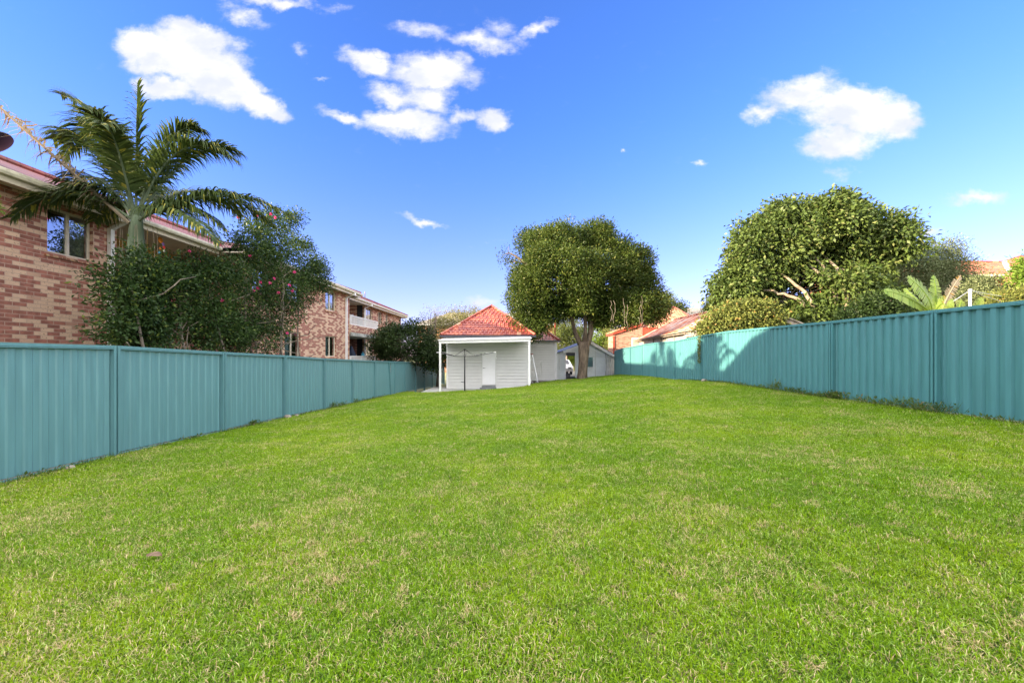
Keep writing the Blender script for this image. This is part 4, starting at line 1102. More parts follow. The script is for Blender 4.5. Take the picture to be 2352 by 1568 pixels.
for xx in (wl-.05, wr-.03):
    m = MB(); m.box((xx,HY-.05,-.42),(xx+.08,HY+.1,2.80)); hs.part('corner_trim', m, 'white_paint')
m = MB(); m.box((DX0,HY-.005,DZ0),(DX1,HY+.04,DZ1)); dr = hs.part('door', m, 'door_white')
m = MB(); m.box((DX0-.04,HY-.03,DZ0-.02),(DX0-.002,HY+.05,DZ1+.03)); m.box((DX1+.002,HY-.03,DZ0-.02),(DX1+.04,HY+.05,DZ1+.03)); m.box((DX0-.002,HY-.028,DZ1+.002),(DX1+.002,HY+.05,DZ1+.03)); m.box((DX0-.002,HY-.028,DZ0-.02),(DX1+.002,HY+.05,DZ0-.002)); hs.part('door_frame', m, 'siding_paint', dr)
m = MB(); m.tube([(DX0+.06,HY-.01,.86),(DX0+.06,HY-.06,.86),(DX0+.19,HY-.06,.86)], .014, 6); m.sphere((DX0+.06,HY-.01,.86), .03); hs.part('handle', m, 'handle_metal', dr)
# wing
WY = 29.0; wa, wb = .9, 3.14
m = MB(); boards_y(m, wr+.05, wb, WY, -.10, 2.66, .18)
m.box((wr+.05,WY,-.10),(wb,WY+.1,2.66)); m.box((wb-.1,WY+.1,-.10),(wb,39,2.66)); m.box((wr+.052,WY-.02,-.19),(wb-.02,WY+.06,-.102))
hs.part('wing_wall', m, 'siding_paint')
m = MB(); m.box((wb-.02,WY-.05,-.10),(wb+.05,WY+.1,2.66)); hs.part('corner_trim', m, 'white_paint')
m = MB(); m.box((wr+.05,WY-.06,2.56),(wb-.021,WY-.04,2.66)); hs.part('frieze', m, 'white_paint')
# roofs with real ridge cappings
ex0, ex1, ey, ez = -4.38, 1.42, 24.55, 2.90
ax, az_, ay = -1.40, 5.02, 27.45
m = MB()
m.poly([(ex0,ey,ez),(ex1,ey,ez),(ax,ay,az_)]); m.poly([(ex1,ey,ez),(ex1,40,ez),(ax,40,az_),(ax,ay,az_)]); m.poly([(ex0,40,ez),(ex0,ey,ez),(ax,ay,az_),(ax,40,az_)])
rf = hs.part('roof', m, 'terracotta_tile')
# modelled tile courses on the front face
def tile_face(m, A, B, apex, rows, tw=.26):
    A = np.array(A,float); B = np.array(B,float); T = np.array(apex,float)
    n = unit(np.cross(B-A, T-A)); n = n if n[2] > 0 else -n
    for r in range(rows):
        f0 = r/rows; f1 = (r+1.12)/rows; f1 = min(f1,1)
        a0 = A+(T-A)*f0; b0 = B+(T-B)*f0; a1 = A+(T-A)*f1; b1 = B+(T-B)*f1
        wdt = np.linalg.norm(b0-a0); u = unit(B-A); k = max(1,int(wdt/tw))
        up = unit((T-A)-u*np.dot(T-A,u)); hgt = abs(np.dot(a1-a0, up))
        s0 = -((wdt) % tw)/2 if r % 2 else 0
        x = s0
        base_l = np.dot(a0-A,u)
        while x < wdt:
            # shape clipped to the triangle by limiting x range at mid height
            lo = np.dot((a0+a1)/2-a0,u); hi = np.dot((b0+b1)/2-a0,u)
            xa = max(x, lo); xb = min(x+tw, hi)
            if xb-xa > .05:
                ns = 6; V = []
                for i in range(ns+1):
                    xx = xa+(xb-xa)*i/ns; ph = (xx-x)/tw
                    h = .035*max(0,math.sin(ph*math.pi*2-.6))*1.0+.012*math.sin(ph*9)
                    q = a0+u*xx
                    V += [q+n*(.045+h), q+up*hgt+n*(.015+h), q+n*.0]
                F_ = []
                for i in range(ns): F_ += [(3*i,3*i+3,3*i+4,3*i+1),(3*i+2,3*i+5,3*i+3,3*i)]
                m.add(V, F_)
            x += tw
def tile_solid(name, c1, c2):
    t = NT(name)
    g = t.n('ShaderNodeNewGeometry'); r = g.outputs['Random Per Island']
    c = t.mix(r, c1, c2); c = t.mix(t.ramp(t.noise(1.3,4), .45,.7,0,.45), c, (.26,.06,.06))
    c = t.mix(t.math('LESS_THAN', t.math('FRACT', t.math('MULTIPLY', r, 37.7)), .02), c, (.50,.28,.18))
    return t.done(t.princ(c, .35, t.noise(30,3), .2, .01, spec=.5))
tile_solid('tile_piece', (.20,.036,.038), (.42,.115,.065))
m = MB(); tile_face(m, (ex0,ey,ez), (ex1,ey,ez), (ax,ay,az_), 13)
hs.part('roof_tiles', m, 'tile_piece', rf)
m = MB()
def capping(m, p, q, k, r=.085):
    p = np.array(p,float); q = np.array(q,float)
    for i in range(k):
        a = p+(q-p)*i/k; b = p+(q-p)*(i+1.08)/k; m.tube([a, b], [r*1.12, r*.92], 8)
capping(m, (ex0,ey,ez+.04), (ax,ay,az_+.06), 14); capping(m, (ex1,ey,ez+.04), (ax,ay,az_+.06), 14); capping(m, (ax,ay,az_+.06), (ax,40,az_+.06), 26)
hs.part('ridge_capping', m, 'tile_piece', rf)
m = MB(); m.box((ex0+.03,ey+.06,ez-.10),(ex1-.03,HY+.02,ez-.07)); hs.part('soffit', m, 'white_paint')
m = MB(); m.box((ex0-.06,ey-.06,ez-.13),(ex1+.06,ey+.04,ez-.01)); m.box((ex0-.06,ey+.04,ez-.13),(ex0+.02,39,ez-.01)); m.box((ex1-.02,ey+.04,ez-.13),(ex1+.06,39,ez-.01)); hs.part('gutter', m, 'dark_gutter')
m = MB()
vx1, vz, vy = 3.42, 2.74, 28.6
m.poly([(-1,vy,vz),(vx1,vy,vz),(1.2,31.0,4.45),(.5,31.0,4.45)]); m.poly([(vx1,vy,vz),(vx1,40,vz),(1.2,40,4.45),(1.2,31,4.45)])
r2 = hs.part('wing_roof', m, 'terracotta_tile')
m = MB(); capping(m, (vx1,vy,vz+.04), (1.2,31,4.5), 11, .075); hs.part('ridge_capping', m, 'tile_piece', r2)
m = MB(); m.box((1.5,vy-.08,vz-.12),(vx1+.07,vy+.03,vz-.01)); m.box((vx1-.03,vy+.03,vz-.12),(vx1+.07,39,vz-.01)); hs.part('gutter', m, 'dark_gutter')
m = MB(); m.box((wb+.05,WY-.14,-.12),(wb+.13,WY-.06,2.6)); hs.part('downpipe', m, 'white_paint')
# chimney, vent
m = MB(); c = P(1250,755,35); m.box((c[0]-.27,34.7,3.2),(c[0]+.27,35.3,c[2]+.4)); m.box((c[0]-.31,34.66,c[2]+.4),(c[0]+.31,35.34,c[2]+.5)); ch = hs.part('chimney', m, 'orange_brick')
m = MB(); m.tube([(c[0],35,c[2]+.5),(c[0],35,c[2]+.8)], .11, 8); hs.part('chimney_pot', m, 'timber_grey', ch)
m = MB(); c = P(1275,770,31.2); m.tube([(c[0],31.2,2.9),(c[0],31.2,4.35)], .045, 7); m.tube([(c[0],31.2,4.35),(c[0],31.2,4.42)], .07, 7); hs.part('vent_pipe', m, 'red_paint')
# carport frame
CY = 22.7
def cz(x): return 2.33+(x+4.1)*.022
m = MB(); m.prism([(-4.16,CY-.05,cz(-4.16)),(1.06,CY-.05,cz(1.06)),(1.06,CY-.05,cz(1.06)+.15),(-4.16,CY-.05,cz(-4.16)+.15)], (0,.05,0)); hs.part('carport_beam', m, 'white_paint')
m = MB(); m.prism([(-4.20,CY-.12,cz(-4.2)+.155),(1.12,CY-.12,cz(1.12)+.155),(1.12,CY-.12,cz(1.12)+.19),(-4.20,CY-.12,cz(-4.2)+.19)], (0,2.2,.20)); hs.part('carport_roof', m, 'white_paint')
m = MB(); m.prism([(-4.155,CY+.01,cz(-4.16)),(-4.155,CY+.01,cz(-4.16)+.13),(-4.155,24.95,cz(-4.16)+.33),(-4.155,24.95,cz(-4.16)+.18)], (.05,0,0)); m.prism([(1.0,CY+.01,cz(1.06)),(1.0,CY+.01,cz(1.06)+.13),(1.0,24.95,cz(1.06)+.33),(1.0,24.95,cz(1.06)+.18)], (.05,0,0)); hs.part('carport_beam', m, 'white_paint')
for x in (-4.09, .985):
    m = MB(); m.box((x-.055,CY-.048,-.43),(x+.055,CY+.05,cz(x)-.002)); hs.part('carport_post', m, 'white_paint')
# meter box and conduit
mx_ = P(1243.6,835,WY)
m = MB(); m.box((mx_[0]-.05,WY-.12,mx_[2]-.12),(mx_[0]+.05,WY-.022,mx_[2]+.08)); m.tube([(mx_[0],WY-.05,mx_[2]-.12),(mx_[0],WY-.05,.18),(mx_[0]-.45,WY-.05,.18)], .014, 5); hs.part('meter_box', m, 'galv_sheet')
# steps
st = Thing('concrete_step', 'dark grey block step below the white house door', 'step', ((DX0+DX1)/2,HY-.3,-.42))
m = MB(); m.box((DX0-.02,HY-.34,-.42),(DX1+.02,HY-.03,-.24)); st.part('upper_block', m, 'step_concrete')
m = MB(); m.box((DX0-.12,HY-.68,-.42),(DX0+.32,HY-.35,-.33)); m.box((DX0+.34,HY-.70,-.42),(DX1+.08,HY-.35,-.31)); st.part('lower_block', m, 'step_concrete')

# ------------------------------------------------------------------ rotary clothes line
def hoist():
    x, y = P(1067.4,816,22.0)[:2]; z0 = float(gz(x,y))
    t = Thing('rotary_clothesline', 'dark metal rotary clothes line with four raised arms before the carport', 'clothes line', (x,y,z0))
    zh, zt = 1.62, 1.98
    m = MB(); m.tube([(x,y,z0-.1),(x,y,zh-.1)], .038, 10); m.tube([(x,y,zh-.15),(x,y,zt)], .026, 10); m.tube([(x,y,zh-.05),(x,y,zh+.08)], .06, 10); m.tube([(x,y,zt-.04),(x,y,zt+.03)], .06, 8)
    t.part('pole', m, 'dark_metal', smooth=True)
    ends = []
    for a in (-32,58,148,238):
        d = np.array((math.cos(R(a)), math.sin(R(a)), 0)); o = np.array((x,y,zh))
        m = MB(); m.tube([o, o+d*.8+np.array((0,0,.0)), o+d*2.05+np.array((0,0,.20))], [.022,.02,.015], 6); m.tube([np.array((x,y,zt)), o+d*.78], .010, 5)
        ar = t.part('arm', m, 'dark_metal')
        e = o+d*2.05+np.array((0,0,.20)); ends.append((o, d)); m = MB(); m.tube([e-d*.12, e+d*.03], .024, 6); t.part('end_cap', m, 'white_paint', ar)
    m = MB()
    for k in (1.0,.82,.64,.46):
        for i in range(4):
            o, d = ends[i]; o2, d2 = ends[(i+1)%4]
            h = lambda s: .20*max(0,(s*2.05-.8)/1.25)
            a = o+d*2.03*k+np.array((0,0,h(k))); b = o2+d2*2.03*k+np.array((0,0,h(k)))
            m.tube([a, (a+b)/2+np.array((0,0,-.03)), b], .0035, 4)
    t.part('line', m, 'galv_sheet')
    m = MB(); m.tube([(x,y,.17),(x-.05,y-.05,.17),(x-.17,y-.05,.19)], .018, 6); m.tube([(x-.17,y-.05,.19),(x-.17,y-.13,.19)], .018, 6); t.part('crank_handle', m, 'dark_metal')
    e = ends[0][0]+ends[0][1]*2.05+np.array((0,0,.2))
    m = MB(); m.tube([e, e+np.array((.03,0,-.12)), e+np.array((-.01,0,-.22)), e+np.array((.05,0,-.34))], .01, 4); t.part('cord_end', m, 'white_paint')
hoist()

# ------------------------------------------------------------------ step ladder
def ladder():
    Y = 26.3; b = (1.45,Y,-.19)
    t = Thing('step_ladder', 'aluminium step ladder with red top standing between the carport and the house wing', 'ladder', b)
    top = np.array((1.26,Y+.25,1.72))
    fl, fr_ = np.array((1.22,Y-.15,-.19)), np.array((1.72,Y-.05,-.19)); tl, tr_ = top+np.array((-.12,0,0)), top+np.array((.10,.05,0))
    bl, br = np.array((1.27,Y+.85,-.19)), np.array((1.66,Y+.9,-.19))
    m = MB(); m.bar(fl,tl,.07,.03); m.bar(fr_,tr_,.07,.03); t.part('front_rail', m, 'silver_metal')
    m = MB(); m.bar(bl,tl+np.array((0,.08,0)),.03,.02); m.bar(br,tr_+np.array((0,.08,0)),.03,.02); m.bar(bl+(tl-bl)*.3,br+(tr_-br)*.3,.025); m.bar(bl+(tl-bl)*.6,br+(tr_-br)*.6,.025); t.part('rear_rail', m, 'silver_metal')
    for k in range(6):
        f = (k+.8)/7.2; m = MB(); m.bar(fl+(tl-fl)*f, fr_+(tr_-fr_)*f, .09, .03); t.part('tread', m, 'silver_metal')
    m = MB(); m.bar(tl+np.array((-.04,.04,.02)), tr_+np.array((.04,.04,.02)), .16, .05); t.part('top_cap', m, 'red_paint')
    m = MB(); m.bar(fl+(tl-fl)*.1, fl+(fr_-fl)*.35+np.array((0,0,.03)), .02); m.bar(fr_+(tr_-fr_)*.1, fr_+(fl-fr_)*.35+np.array((0,0,.03)), .02); t.part('brace', m, 'silver_metal')
ladder()

# ------------------------------------------------------------------ garage
def garage():
    Y = 30.2; Z0 = -.18
    t = Thing('garage', 'white sheet clad garage with gable roof and open doorway behind the large tree', 'garage', (5.7,Y,Z0))
    xl, xc, xr, xq = 3.37, 5.9, 7.08, 7.95
    def top(x): return 1.80+(x-xl)/(xc-xl)*.90 if x < xc else 2.70-(x-xc)/(xq-xc)*1.18
    holes = [(4.08,4.78,Z0,1.86),(5.67,6.13,.77,1.52)]
    xs = sorted({xl,3.98,4.08,4.78,5.67,xc,6.13,xr}); m = MB()
    for a, b in zip(xs, xs[1:]):
        hs_ = [h for h in holes if h[0] < (a+b)/2 < h[1]]
        z0 = Z0
        for h in hs_:
            if h[2] > z0: m.add([(a,Y,z0),(b,Y,z0),(b,Y,h[2]),(a,Y,h[2])], [(0,1,2,3)])
            z0 = h[3]
        m.add([(a,Y,z0),(b,Y,z0),(b,Y,top(b)-.02),(a,Y,top(a)-.02)], [(0,1,2,3)])
    for a,b,c,d in holes:
        for q in (((a,Y,c),(a,Y+.1,c),(a,Y+.1,d),(a,Y,d)),((b,Y,d),(b,Y+.1,d),(b,Y+.1,c),(b,Y,c)),((a,Y,d),(a,Y+.1,d),(b,Y+.1,d),(b,Y,d))): m.quad(*q)
    m.quad((xl,Y,Z0),(xl,Y+6,Z0),(xl,Y+6,1.78),(xl,Y,1.78)); m.quad((xq-.05,Y,Z0),(xq-.05,Y+6,Z0),(xq-.05,Y+6,1.45),(xq-.05,Y,1.45))
    # back wall with a wide open roller doorway
    yb = Y+6; m.quad((xl,yb,Z0),(3.7,yb,Z0),(3.7,yb,1.78),(xl,yb,1.78)); m.add([(6.9,yb,Z0),(xq-.05,yb,Z0),(xq-.05,yb,1.45),(6.9,yb,2.0)], [(0,1,2,3)]); m.add([(3.7,yb,1.95),(6.9,yb,1.95),(6.9,yb,2.05),(xc,yb,2.66),(3.7,yb,1.85)], [(0,1,2,3,4)])
    t.part('wall', m, 'sheet_white')
    # cover battens
    m = MB()
    for x in (6.32,): m.box((x-.02,Y-.015,Z0),(x+.02,Y-.001,top(x)-.14))
    m.box((4.80,Y-.013,1.55),(5.65,Y-.001,1.585)); m.box((6.15,Y-.013,1.55),(6.30,Y-.001,1.585)); m.box((6.34,Y-.013,1.55),(xr-.02,Y-.001,1.585)); m.box((3.55,Y-.02,.55),(3.60,Y-.001,1.42))
    t.part('cover_batten', m, 'galv_sheet')
    # corrugated right hand part
    m = MB(); n = 22; V = []
    for k in range(n+1):
        x = xr+.01+(xq-.01-xr)*k/n; yy = Y-.02-(.03 if (k//2)%2 else 0); V += [(x,yy,Z0+.02),(x,yy,top(x)-.03)]
    m.add(V, [(2*j,2*j+2,2*j+3,2*j+1) for j in range(n)]); t.part('corrugated_wall', m, 'galv_sheet')
    # roof
    m = MB()
    for (a,b) in ((xl-.25,xc),(xq+.02,xc)):
        za = top(xl)-.09 if a < xc else top(xq)-.01
        q = [(a,Y-.35,za),(b,Y-.35,2.74),(b,Y+6.2,2.74),(a,Y+6.2,za)]; m.prism(q, (0,0,.04))
    t.part('roof', m, 'dark_gutter')
    m = MB(); m.prism([(3.86,Y-.40,1.78),(xc,Y-.40,2.50),(xc,Y-.40,2.73),(3.80,Y-.40,1.99)], (0,.045,0)); m.prism([(xc+.002,Y-.40,2.50),(7.45,Y-.40,1.60),(7.95,Y-.40,1.43),(7.95,Y-.40,1.52),(7.45,Y-.40,1.82),(xc+.002,Y-.40,2.73)], (0,.045,0)); t.part('barge_board', m, 'white_paint')
    m = MB(); m.box((xl-.33,Y-.42,1.63),(xl-.22,Y+6,1.73)); m.tube([(xl-.27,Y-.3,1.66),(xl-.2,Y-.1,1.5),(xl-.05,Y-.06,1.4),(xl-.05,Y-.06,Z0)], .035, 7); t.part('gutter', m, 'galv_sheet')
    m = MB(); m.box((3.98,Y-.03,Z0),(4.08,Y+.05,1.86)); m.box((4.78,Y-.03,Z0),(4.86,Y+.05,1.86)); m.box((3.98,Y-.03,1.862),(4.86,Y+.05,1.93)); t.part('door_frame', m, 'white_paint')
    m = MB(); m.box((4.08,Y+.02,1.62),(4.78,Y+.06,1.86)); t.part('roller_door', m, 'dark_gutter')
    m = MB(); f = .035; a,b,c,d = holes[1]
    m.box((a-f,Y-.03,c-f),(a,Y+.04,d+f)); m.box((b,Y-.03,c-f),(b+f,Y+.04,d+f)); m.box((a,Y-.03,c-f),(b,Y+.04,c)); m.box((a,Y-.03,d),(b,Y+.04,d+f)); m.box((a-.1,Y-.06,c-f-.03),(b+.1,Y-.002,c-f-.002))
    w = t.part('window', m, 'white_paint'); m = MB(); m.quad((a,Y+.02,c),(b,Y+.02,c),(b,Y+.02,d),(a,Y+.02,d)); t.part('pane', m, 'window_glass', w)
plain('sheet_white', (.76,.79,.80), .55, .10, 1.2)
garage()

# white car parked beyond the garage
def car():
    x0, Y = 4.95, 40.0; z = -.2
    t = Thing('parked_car', 'white hatchback parked on the driveway seen through the garage doorway', 'car', (x0,Y,z))
    # body: side profile along Y lofted across X
    prof = [(-2.1,.35),(-2.15,.62),(-2.0,.82),(-1.2,.98),(-.55,1.38),(.7,1.46),(1.6,1.25),(2.05,.95),(2.1,.40)]
    m = MB(); V = []
    ws = ((-.86,.0),(-.80,.0),(.80,.0),(.86,.0)); n = len(prof)
    for (w, _) in ws:
        e = abs(w) > .83
        for (a, h) in prof: 
            inn = (.14 if h > 1.0 else 0); V.append((x0+np.sign(w)*(abs(w)-inn-(.0 if not e else -.02)), Y+a*(.985 if e else 1), z+(h-.03 if e else h)))
    f = [(i*n+j,i*n+j+1,(i+1)*n+j+1,(i+1)*n+j) for i in range(3) for j in range(n-1)]+[tuple(range(n)),tuple(range(4*n-1,3*n-1,-1)),(0,n,2*n,3*n),]
    m.add(V, f); t.part('body', m, 'car_white', smooth=False)
    m = MB(); m.add([(x0-.66,Y-1.17,z+1.01),(x0+.66,Y-1.17,z+1.01),(x0+.60,Y-.60,z+1.37),(x0-.60,Y-.60,z+1.37)], [(0,1,2,3)]); t.part('windscreen', m, 'dark_gutter')
    for s in (-1,1):
        m = MB(); m.add([(x0+s*.80,Y-.9,z+.98),(x0+s*.80,Y+1.5,z+.98),(x0+s*.755,Y+1.0,z+1.33),(x0+s*.755,Y-.4,z+1.33)], [(0,1,2,3)]); t.part('side_window', m, 'dark_gutter')
        m = MB(); m.box((x0+s*.55-.15,Y-2.17,z+.58),(x0+s*.55+.15,Y-2.08,z+.72)); t.part('headlight', m, 'handle_metal')
        for yy in (-1.3,1.3):
            m = MB(); m.tube([(x0+s*.68,Y+yy,z+.31),(x0+s*.87,Y+yy,z+.31)], .31, 16); wh = t.part('wheel', m, 'tyre_rubber')
            m = MB(); m.tube([(x0+s*.872,Y+yy,z+.31),(x0+s*.885,Y+yy,z+.31)], .19, 12); t.part('rim', m, 'handle_metal', wh)
car()
m = MB(); m.tube([(4.72,33.5,-.2),(4.72,33.5,.12)], [.16,.20], 12); m.tube([(4.72,33.5,.12),(4.72,33.5,.14)], .21, 12)
single('plastic_bucket', 'grey bucket on the garage floor just inside the doorway', 'bucket', m, 'bin_grey', (4.72,33.5,-.2))

# ------------------------------------------------------------------ far and neighbouring buildings
def polyprism(m, pts, Y, d): m.prism([(x,Y,z) for x, z in pts], (0,d,0))
# grey roofed orange brick block behind the small house
def far_block():
    Y = 62; g = lambda px, py: P(px,py,Y)
    t = Thing('brick_block', 'far orange brick building with long grey tiled roof behind the small house', 'building', (g(1050,816)[0],Y,-1))
    x0 = g(952,0)[0]; x1 = g(1290,0)[0]; ze = g(0,745)[2]
    m = MB(); m.box((x0+.5,Y+.5,-1),(x1-.5,Y+9.5,ze)); t.part('wall', m, 'orange_brick')
    m = MB(); hip(m, x0-.3, x1, Y, Y+10, ze+.02, 2.35, along='x'); t.part('roof', m, 'grey_tile')
    m = MB(); m.box((x0-.3,Y-.1,ze-.12),(x1,Y-.01,ze+.06)); t.part('gutter', m, 'white_paint')
    m = MB(); m.box((x0+1,Y+.4,ze-5.2),(x1-1,Y+.48,ze-2.2)); t.part('lower_band', m, 'pale_plaster')
far_block()
def long_roof():
    Y = 60; g = lambda px, py: P(px,py,Y)
    t = Thing('grey_roof_hall', 'far low building with a long plain grey roof between the two right hand trees', 'building', (g(1650,816)[0],Y,0))
    x0 = g(1560,0)[0]; x1 = g(1790,0)[0]; ze = g(0,742)[2]
    m = MB(); m.box((x0+.5,Y+.5,0),(x1-.5,Y+9,ze)); t.part('wall', m, 'orange_brick')
    m = MB(); hip(m, x0-2, x1+2, Y, Y+10, ze, 2.9, along='x'); t.part('roof', m, 'grey_tile')
    m = MB(); c = g(1704,712); m.box((c[0]-.3,Y+2.5,c[2]-.5),(c[0]+.3,Y+3,c[2]+.35)); t.part('chimney', m, 'pale_plaster')
long_roof()
def brick_house():
    Y = 36.0; g = lambda px, py, y=36.0: P(px,py,y)
    t = Thing('brick_house', 'pink brick house with weathered terracotta hip roof beyond the far end of the right fence', 'house', (g(1520,816)[0],Y,0))
    # main hip roof
    ap = g(1546,705,40); a = g(1462,762); b = g(1655,766); 
    m = MB(); m.poly([tuple(a),tuple(b),tuple(ap)]); bb = (b[0],52,b[2]); aa = (a[0],52,a[2]); tp = (ap[0],52,ap[2])
    m.poly([tuple(b),bb,tp,tuple(ap)]); m.poly([aa,tuple(a),tuple(ap),tp]); rf = t.part('roof', m, 'weathered_tile')
    m = MB(); capping(m, a+np.array((0,0,.05)), ap+np.array((0,0,.05)), 14, .07); capping(m, b+np.array((0,0,.05)), ap+np.array((0,0,.05)), 14, .07); t.part('ridge_capping', m, 'tile_piece', rf)
    m = MB(); m.box((a[0]+.4,Y+.5,0),(b[0]-.4,51,a[2]-.02)); t.part('wall', m, 'pink_brick')
    m = MB(); m.box((a[0]-.05,Y-.12,a[2]-.16),(b[0],Y-.01,a[2]+.03)); t.part('gutter', m, 'red_paint')
    # lower front room with sloping verge
    y2 = 34.5; q = [g(1411,830,y2),g(1476,830,y2),g(1476,748,y2),g(1411,769,y2)]
    m = MB(); m.prism([tuple(v) for v in q], (0,2.2,0)); t.part('side_room', m, 'pink_brick')
    m = MB(); m.prism([tuple(v) for v in (g(1408,769,y2-.1),g(1478,747,y2-.1),g(1478,742,y2-.1),g(1408,765,y2-.1))], (0,2.6,0)); t.part('verge', m, 'red_paint')
    m = MB(); m.prism([tuple(v) for v in (g(1408,764,y2-.1),g(1478,740.5,y2-.1),g(1478,738,y2-.1),g(1408,761.5,y2-.1))], (0,2.6,0)); t.part('side_roof', m, 'weathered_tile')
    for (pa,pb,ya,yb) in ((1453,1467,778,812),):
        A = g(pa,yb,y2); B = g(pb,ya,y2); m = MB(); m.box((A[0]-.08,y2-.06,A[2]-.05),(B[0]+.08,y2-.005,B[2]+.08)); w = t.part('window', m, 'white_paint')
        m = MB(); m.box((A[0],y2-.08,A[2]),(B[0],y2-.062,B[2])); t.part('blind', m, 'pale_plaster', w)
    A = g(1477,790,y2); m = MB(); m.box((A[0],y2,0),(A[0]+1.3,y2+.1,g(0,752,y2)[2])); t.part('red_panel', m, 'red_paint')
    m = MB(); m.box((g(1408,0,y2)[0],y2-.05,0),(g(1412,0,y2)[0],y2-.002,g(0,772,y2)[2])); t.part('downpipe', m, 'red_paint')
brick_house()
def rusty_house():
    t = Thing('rusty_roof_house', 'old house with streaked rusty corrugated iron roof over the middle of the right fence', 'house', (11.5,27,.35))
    e0 = np.array((9.3,20.2,3.0)); e1 = np.array((10.75,35,3.0)); r0 = np.array((14.2,20.2,4.75)); r1 = np.array((13.95,34.6,4.68))
    n = 90; m = MB(); V = []
    for k in range(n+1):
        f = k/n; off = .03 if (k//1)%2 else 0
        a = e0+(e1-e0)*f; b = r0+(r1-r0)*f; V += [a+np.array((0,0,off)), b+np.array((0,0,off))]
    m.add(V, [(2*j,2*j+2,2*j+3,2*j+1) for j in range(n)]); m.poly([tuple(r0),(18.6,20.2,3.0),(17.5,35,3.0),tuple(r1)])
    t.part('roof', m, 'rusty_iron')
    m = MB(); m.quad((9.65,20.4,.35),(11.0,34.6,.35),(11.0,34.6,2.98),(9.65,20.4,2.92)); m.quad((11.0,34.6,.35),(17,34.6,.35),(17,34.6,3),(11.0,34.6,2.98)); m.add([(9.65,20.4,.35),(18,20.4,.35),(18,20.4,3),(14.2,20.4,4.68),(9.65,20.4,2.92)],[(0,1,2,3,4)])
    t.part('wall', m, 'timber_white')
    m = MB(); m.bar(e0+np.array((.08,0,-.09)), e1+np.array((.08,0,-.09)), .05, .14); m.bar(e0+np.array((-.02,0,-.04)), e1+np.array((-.02,0,-.04)), .12, .05); t.part('fascia', m, 'timber_grey')
    m = MB(); m.tube([r0+np.array((0,0,.04)), r1+np.array((0,0,.04))], .09, 6); t.part('ridge_capping', m, 'rusty_iron')
    for f in (.12,.3,.5,.65): 
        a = np.array((9.65,20.4,0))+(np.array((11.0,34.6,0))-np.array((9.65,20.4,0)))*f
        m = MB(); m.box((a[0]-.06,a[1]-.05,.4),(a[0]+.0,a[1]+.05,2.9)); t.part('verandah_post', m, 'timber_grey')
rusty_house()
def vine_shed():
    Y = 17.6
    t = Thing('vine_covered_shed', 'gabled shed smothered in green and orange creeper behind the sunlit part of the right fence', 'shed', (10.9,Y,.35))
    ap = (11.1,Y,3.62); lf = (8.6,Y,2.55); rt = (13.4,Y,2.72)
    m = MB(); m.prism([(8.8,Y+.3,.35),(13.1,Y+.3,.35),(13.1,Y+.3,2.7),(11.1,Y+.3,3.5),(8.8,Y+.3,2.6)], (0,2.2,0)); t.part('wall', m, 'pale_plaster')
    m = MB(); m.prism([lf,ap,(11.1,Y,3.7),(8.6,Y,2.63)], (0,2.5,0)); m.prism([(11.102,Y,3.62),rt,(13.4,Y,2.80),(11.102,Y,3.7)], (0,2.5,0)); t.part('roof', m, 'timber_grey')
    m = MB(); m.bar((11.1,Y-.03,3.62),(13.5,Y-.03,2.64),.05,.20); m.bar((11.3,Y-.10,3.62),(13.5,Y-.10,2.76),.08,.05); t.part('barge_board', m, 'timber_grey')
    B = blobs_px([(1700,722,46,24),(1745,715,36,22),(1660,742,42,20),(1735,742,50,18),(1630,758,26,14),(1690,750,50,18),(1770,730,22,18),(1722,706,26,10)], 17.2, .9)
    V = crown_leaves(B, 900, 26, .13, .11, .075, .3, (.7,1.1), .2, droop=.4); t.fast('creeper', V, 4, 'vine_leaf')
vine_shed()
m = MB()
# creeper strand hanging down one fence post
N = 260; zz = rng.uniform(1.35,2.45,N); C = np.stack([7.57-rng.uniform(0,.06,N), 16.05+rng.normal(0,.035,N)*(1+(zz-1.4)*.8), zz], 1)
t = Thing('creeper_strand', 'thin leafy creeper strand hanging down a post of the right fence', 'creeper', (7.58,16.05,1.3))
t.fast('foliage', leaf_quads(C, unit(rng.normal(size=(N,3))+np.array((-.3,0,-.6))), rng.normal(size=(N,3)), .06, .04), 4, 'vine_leaf')

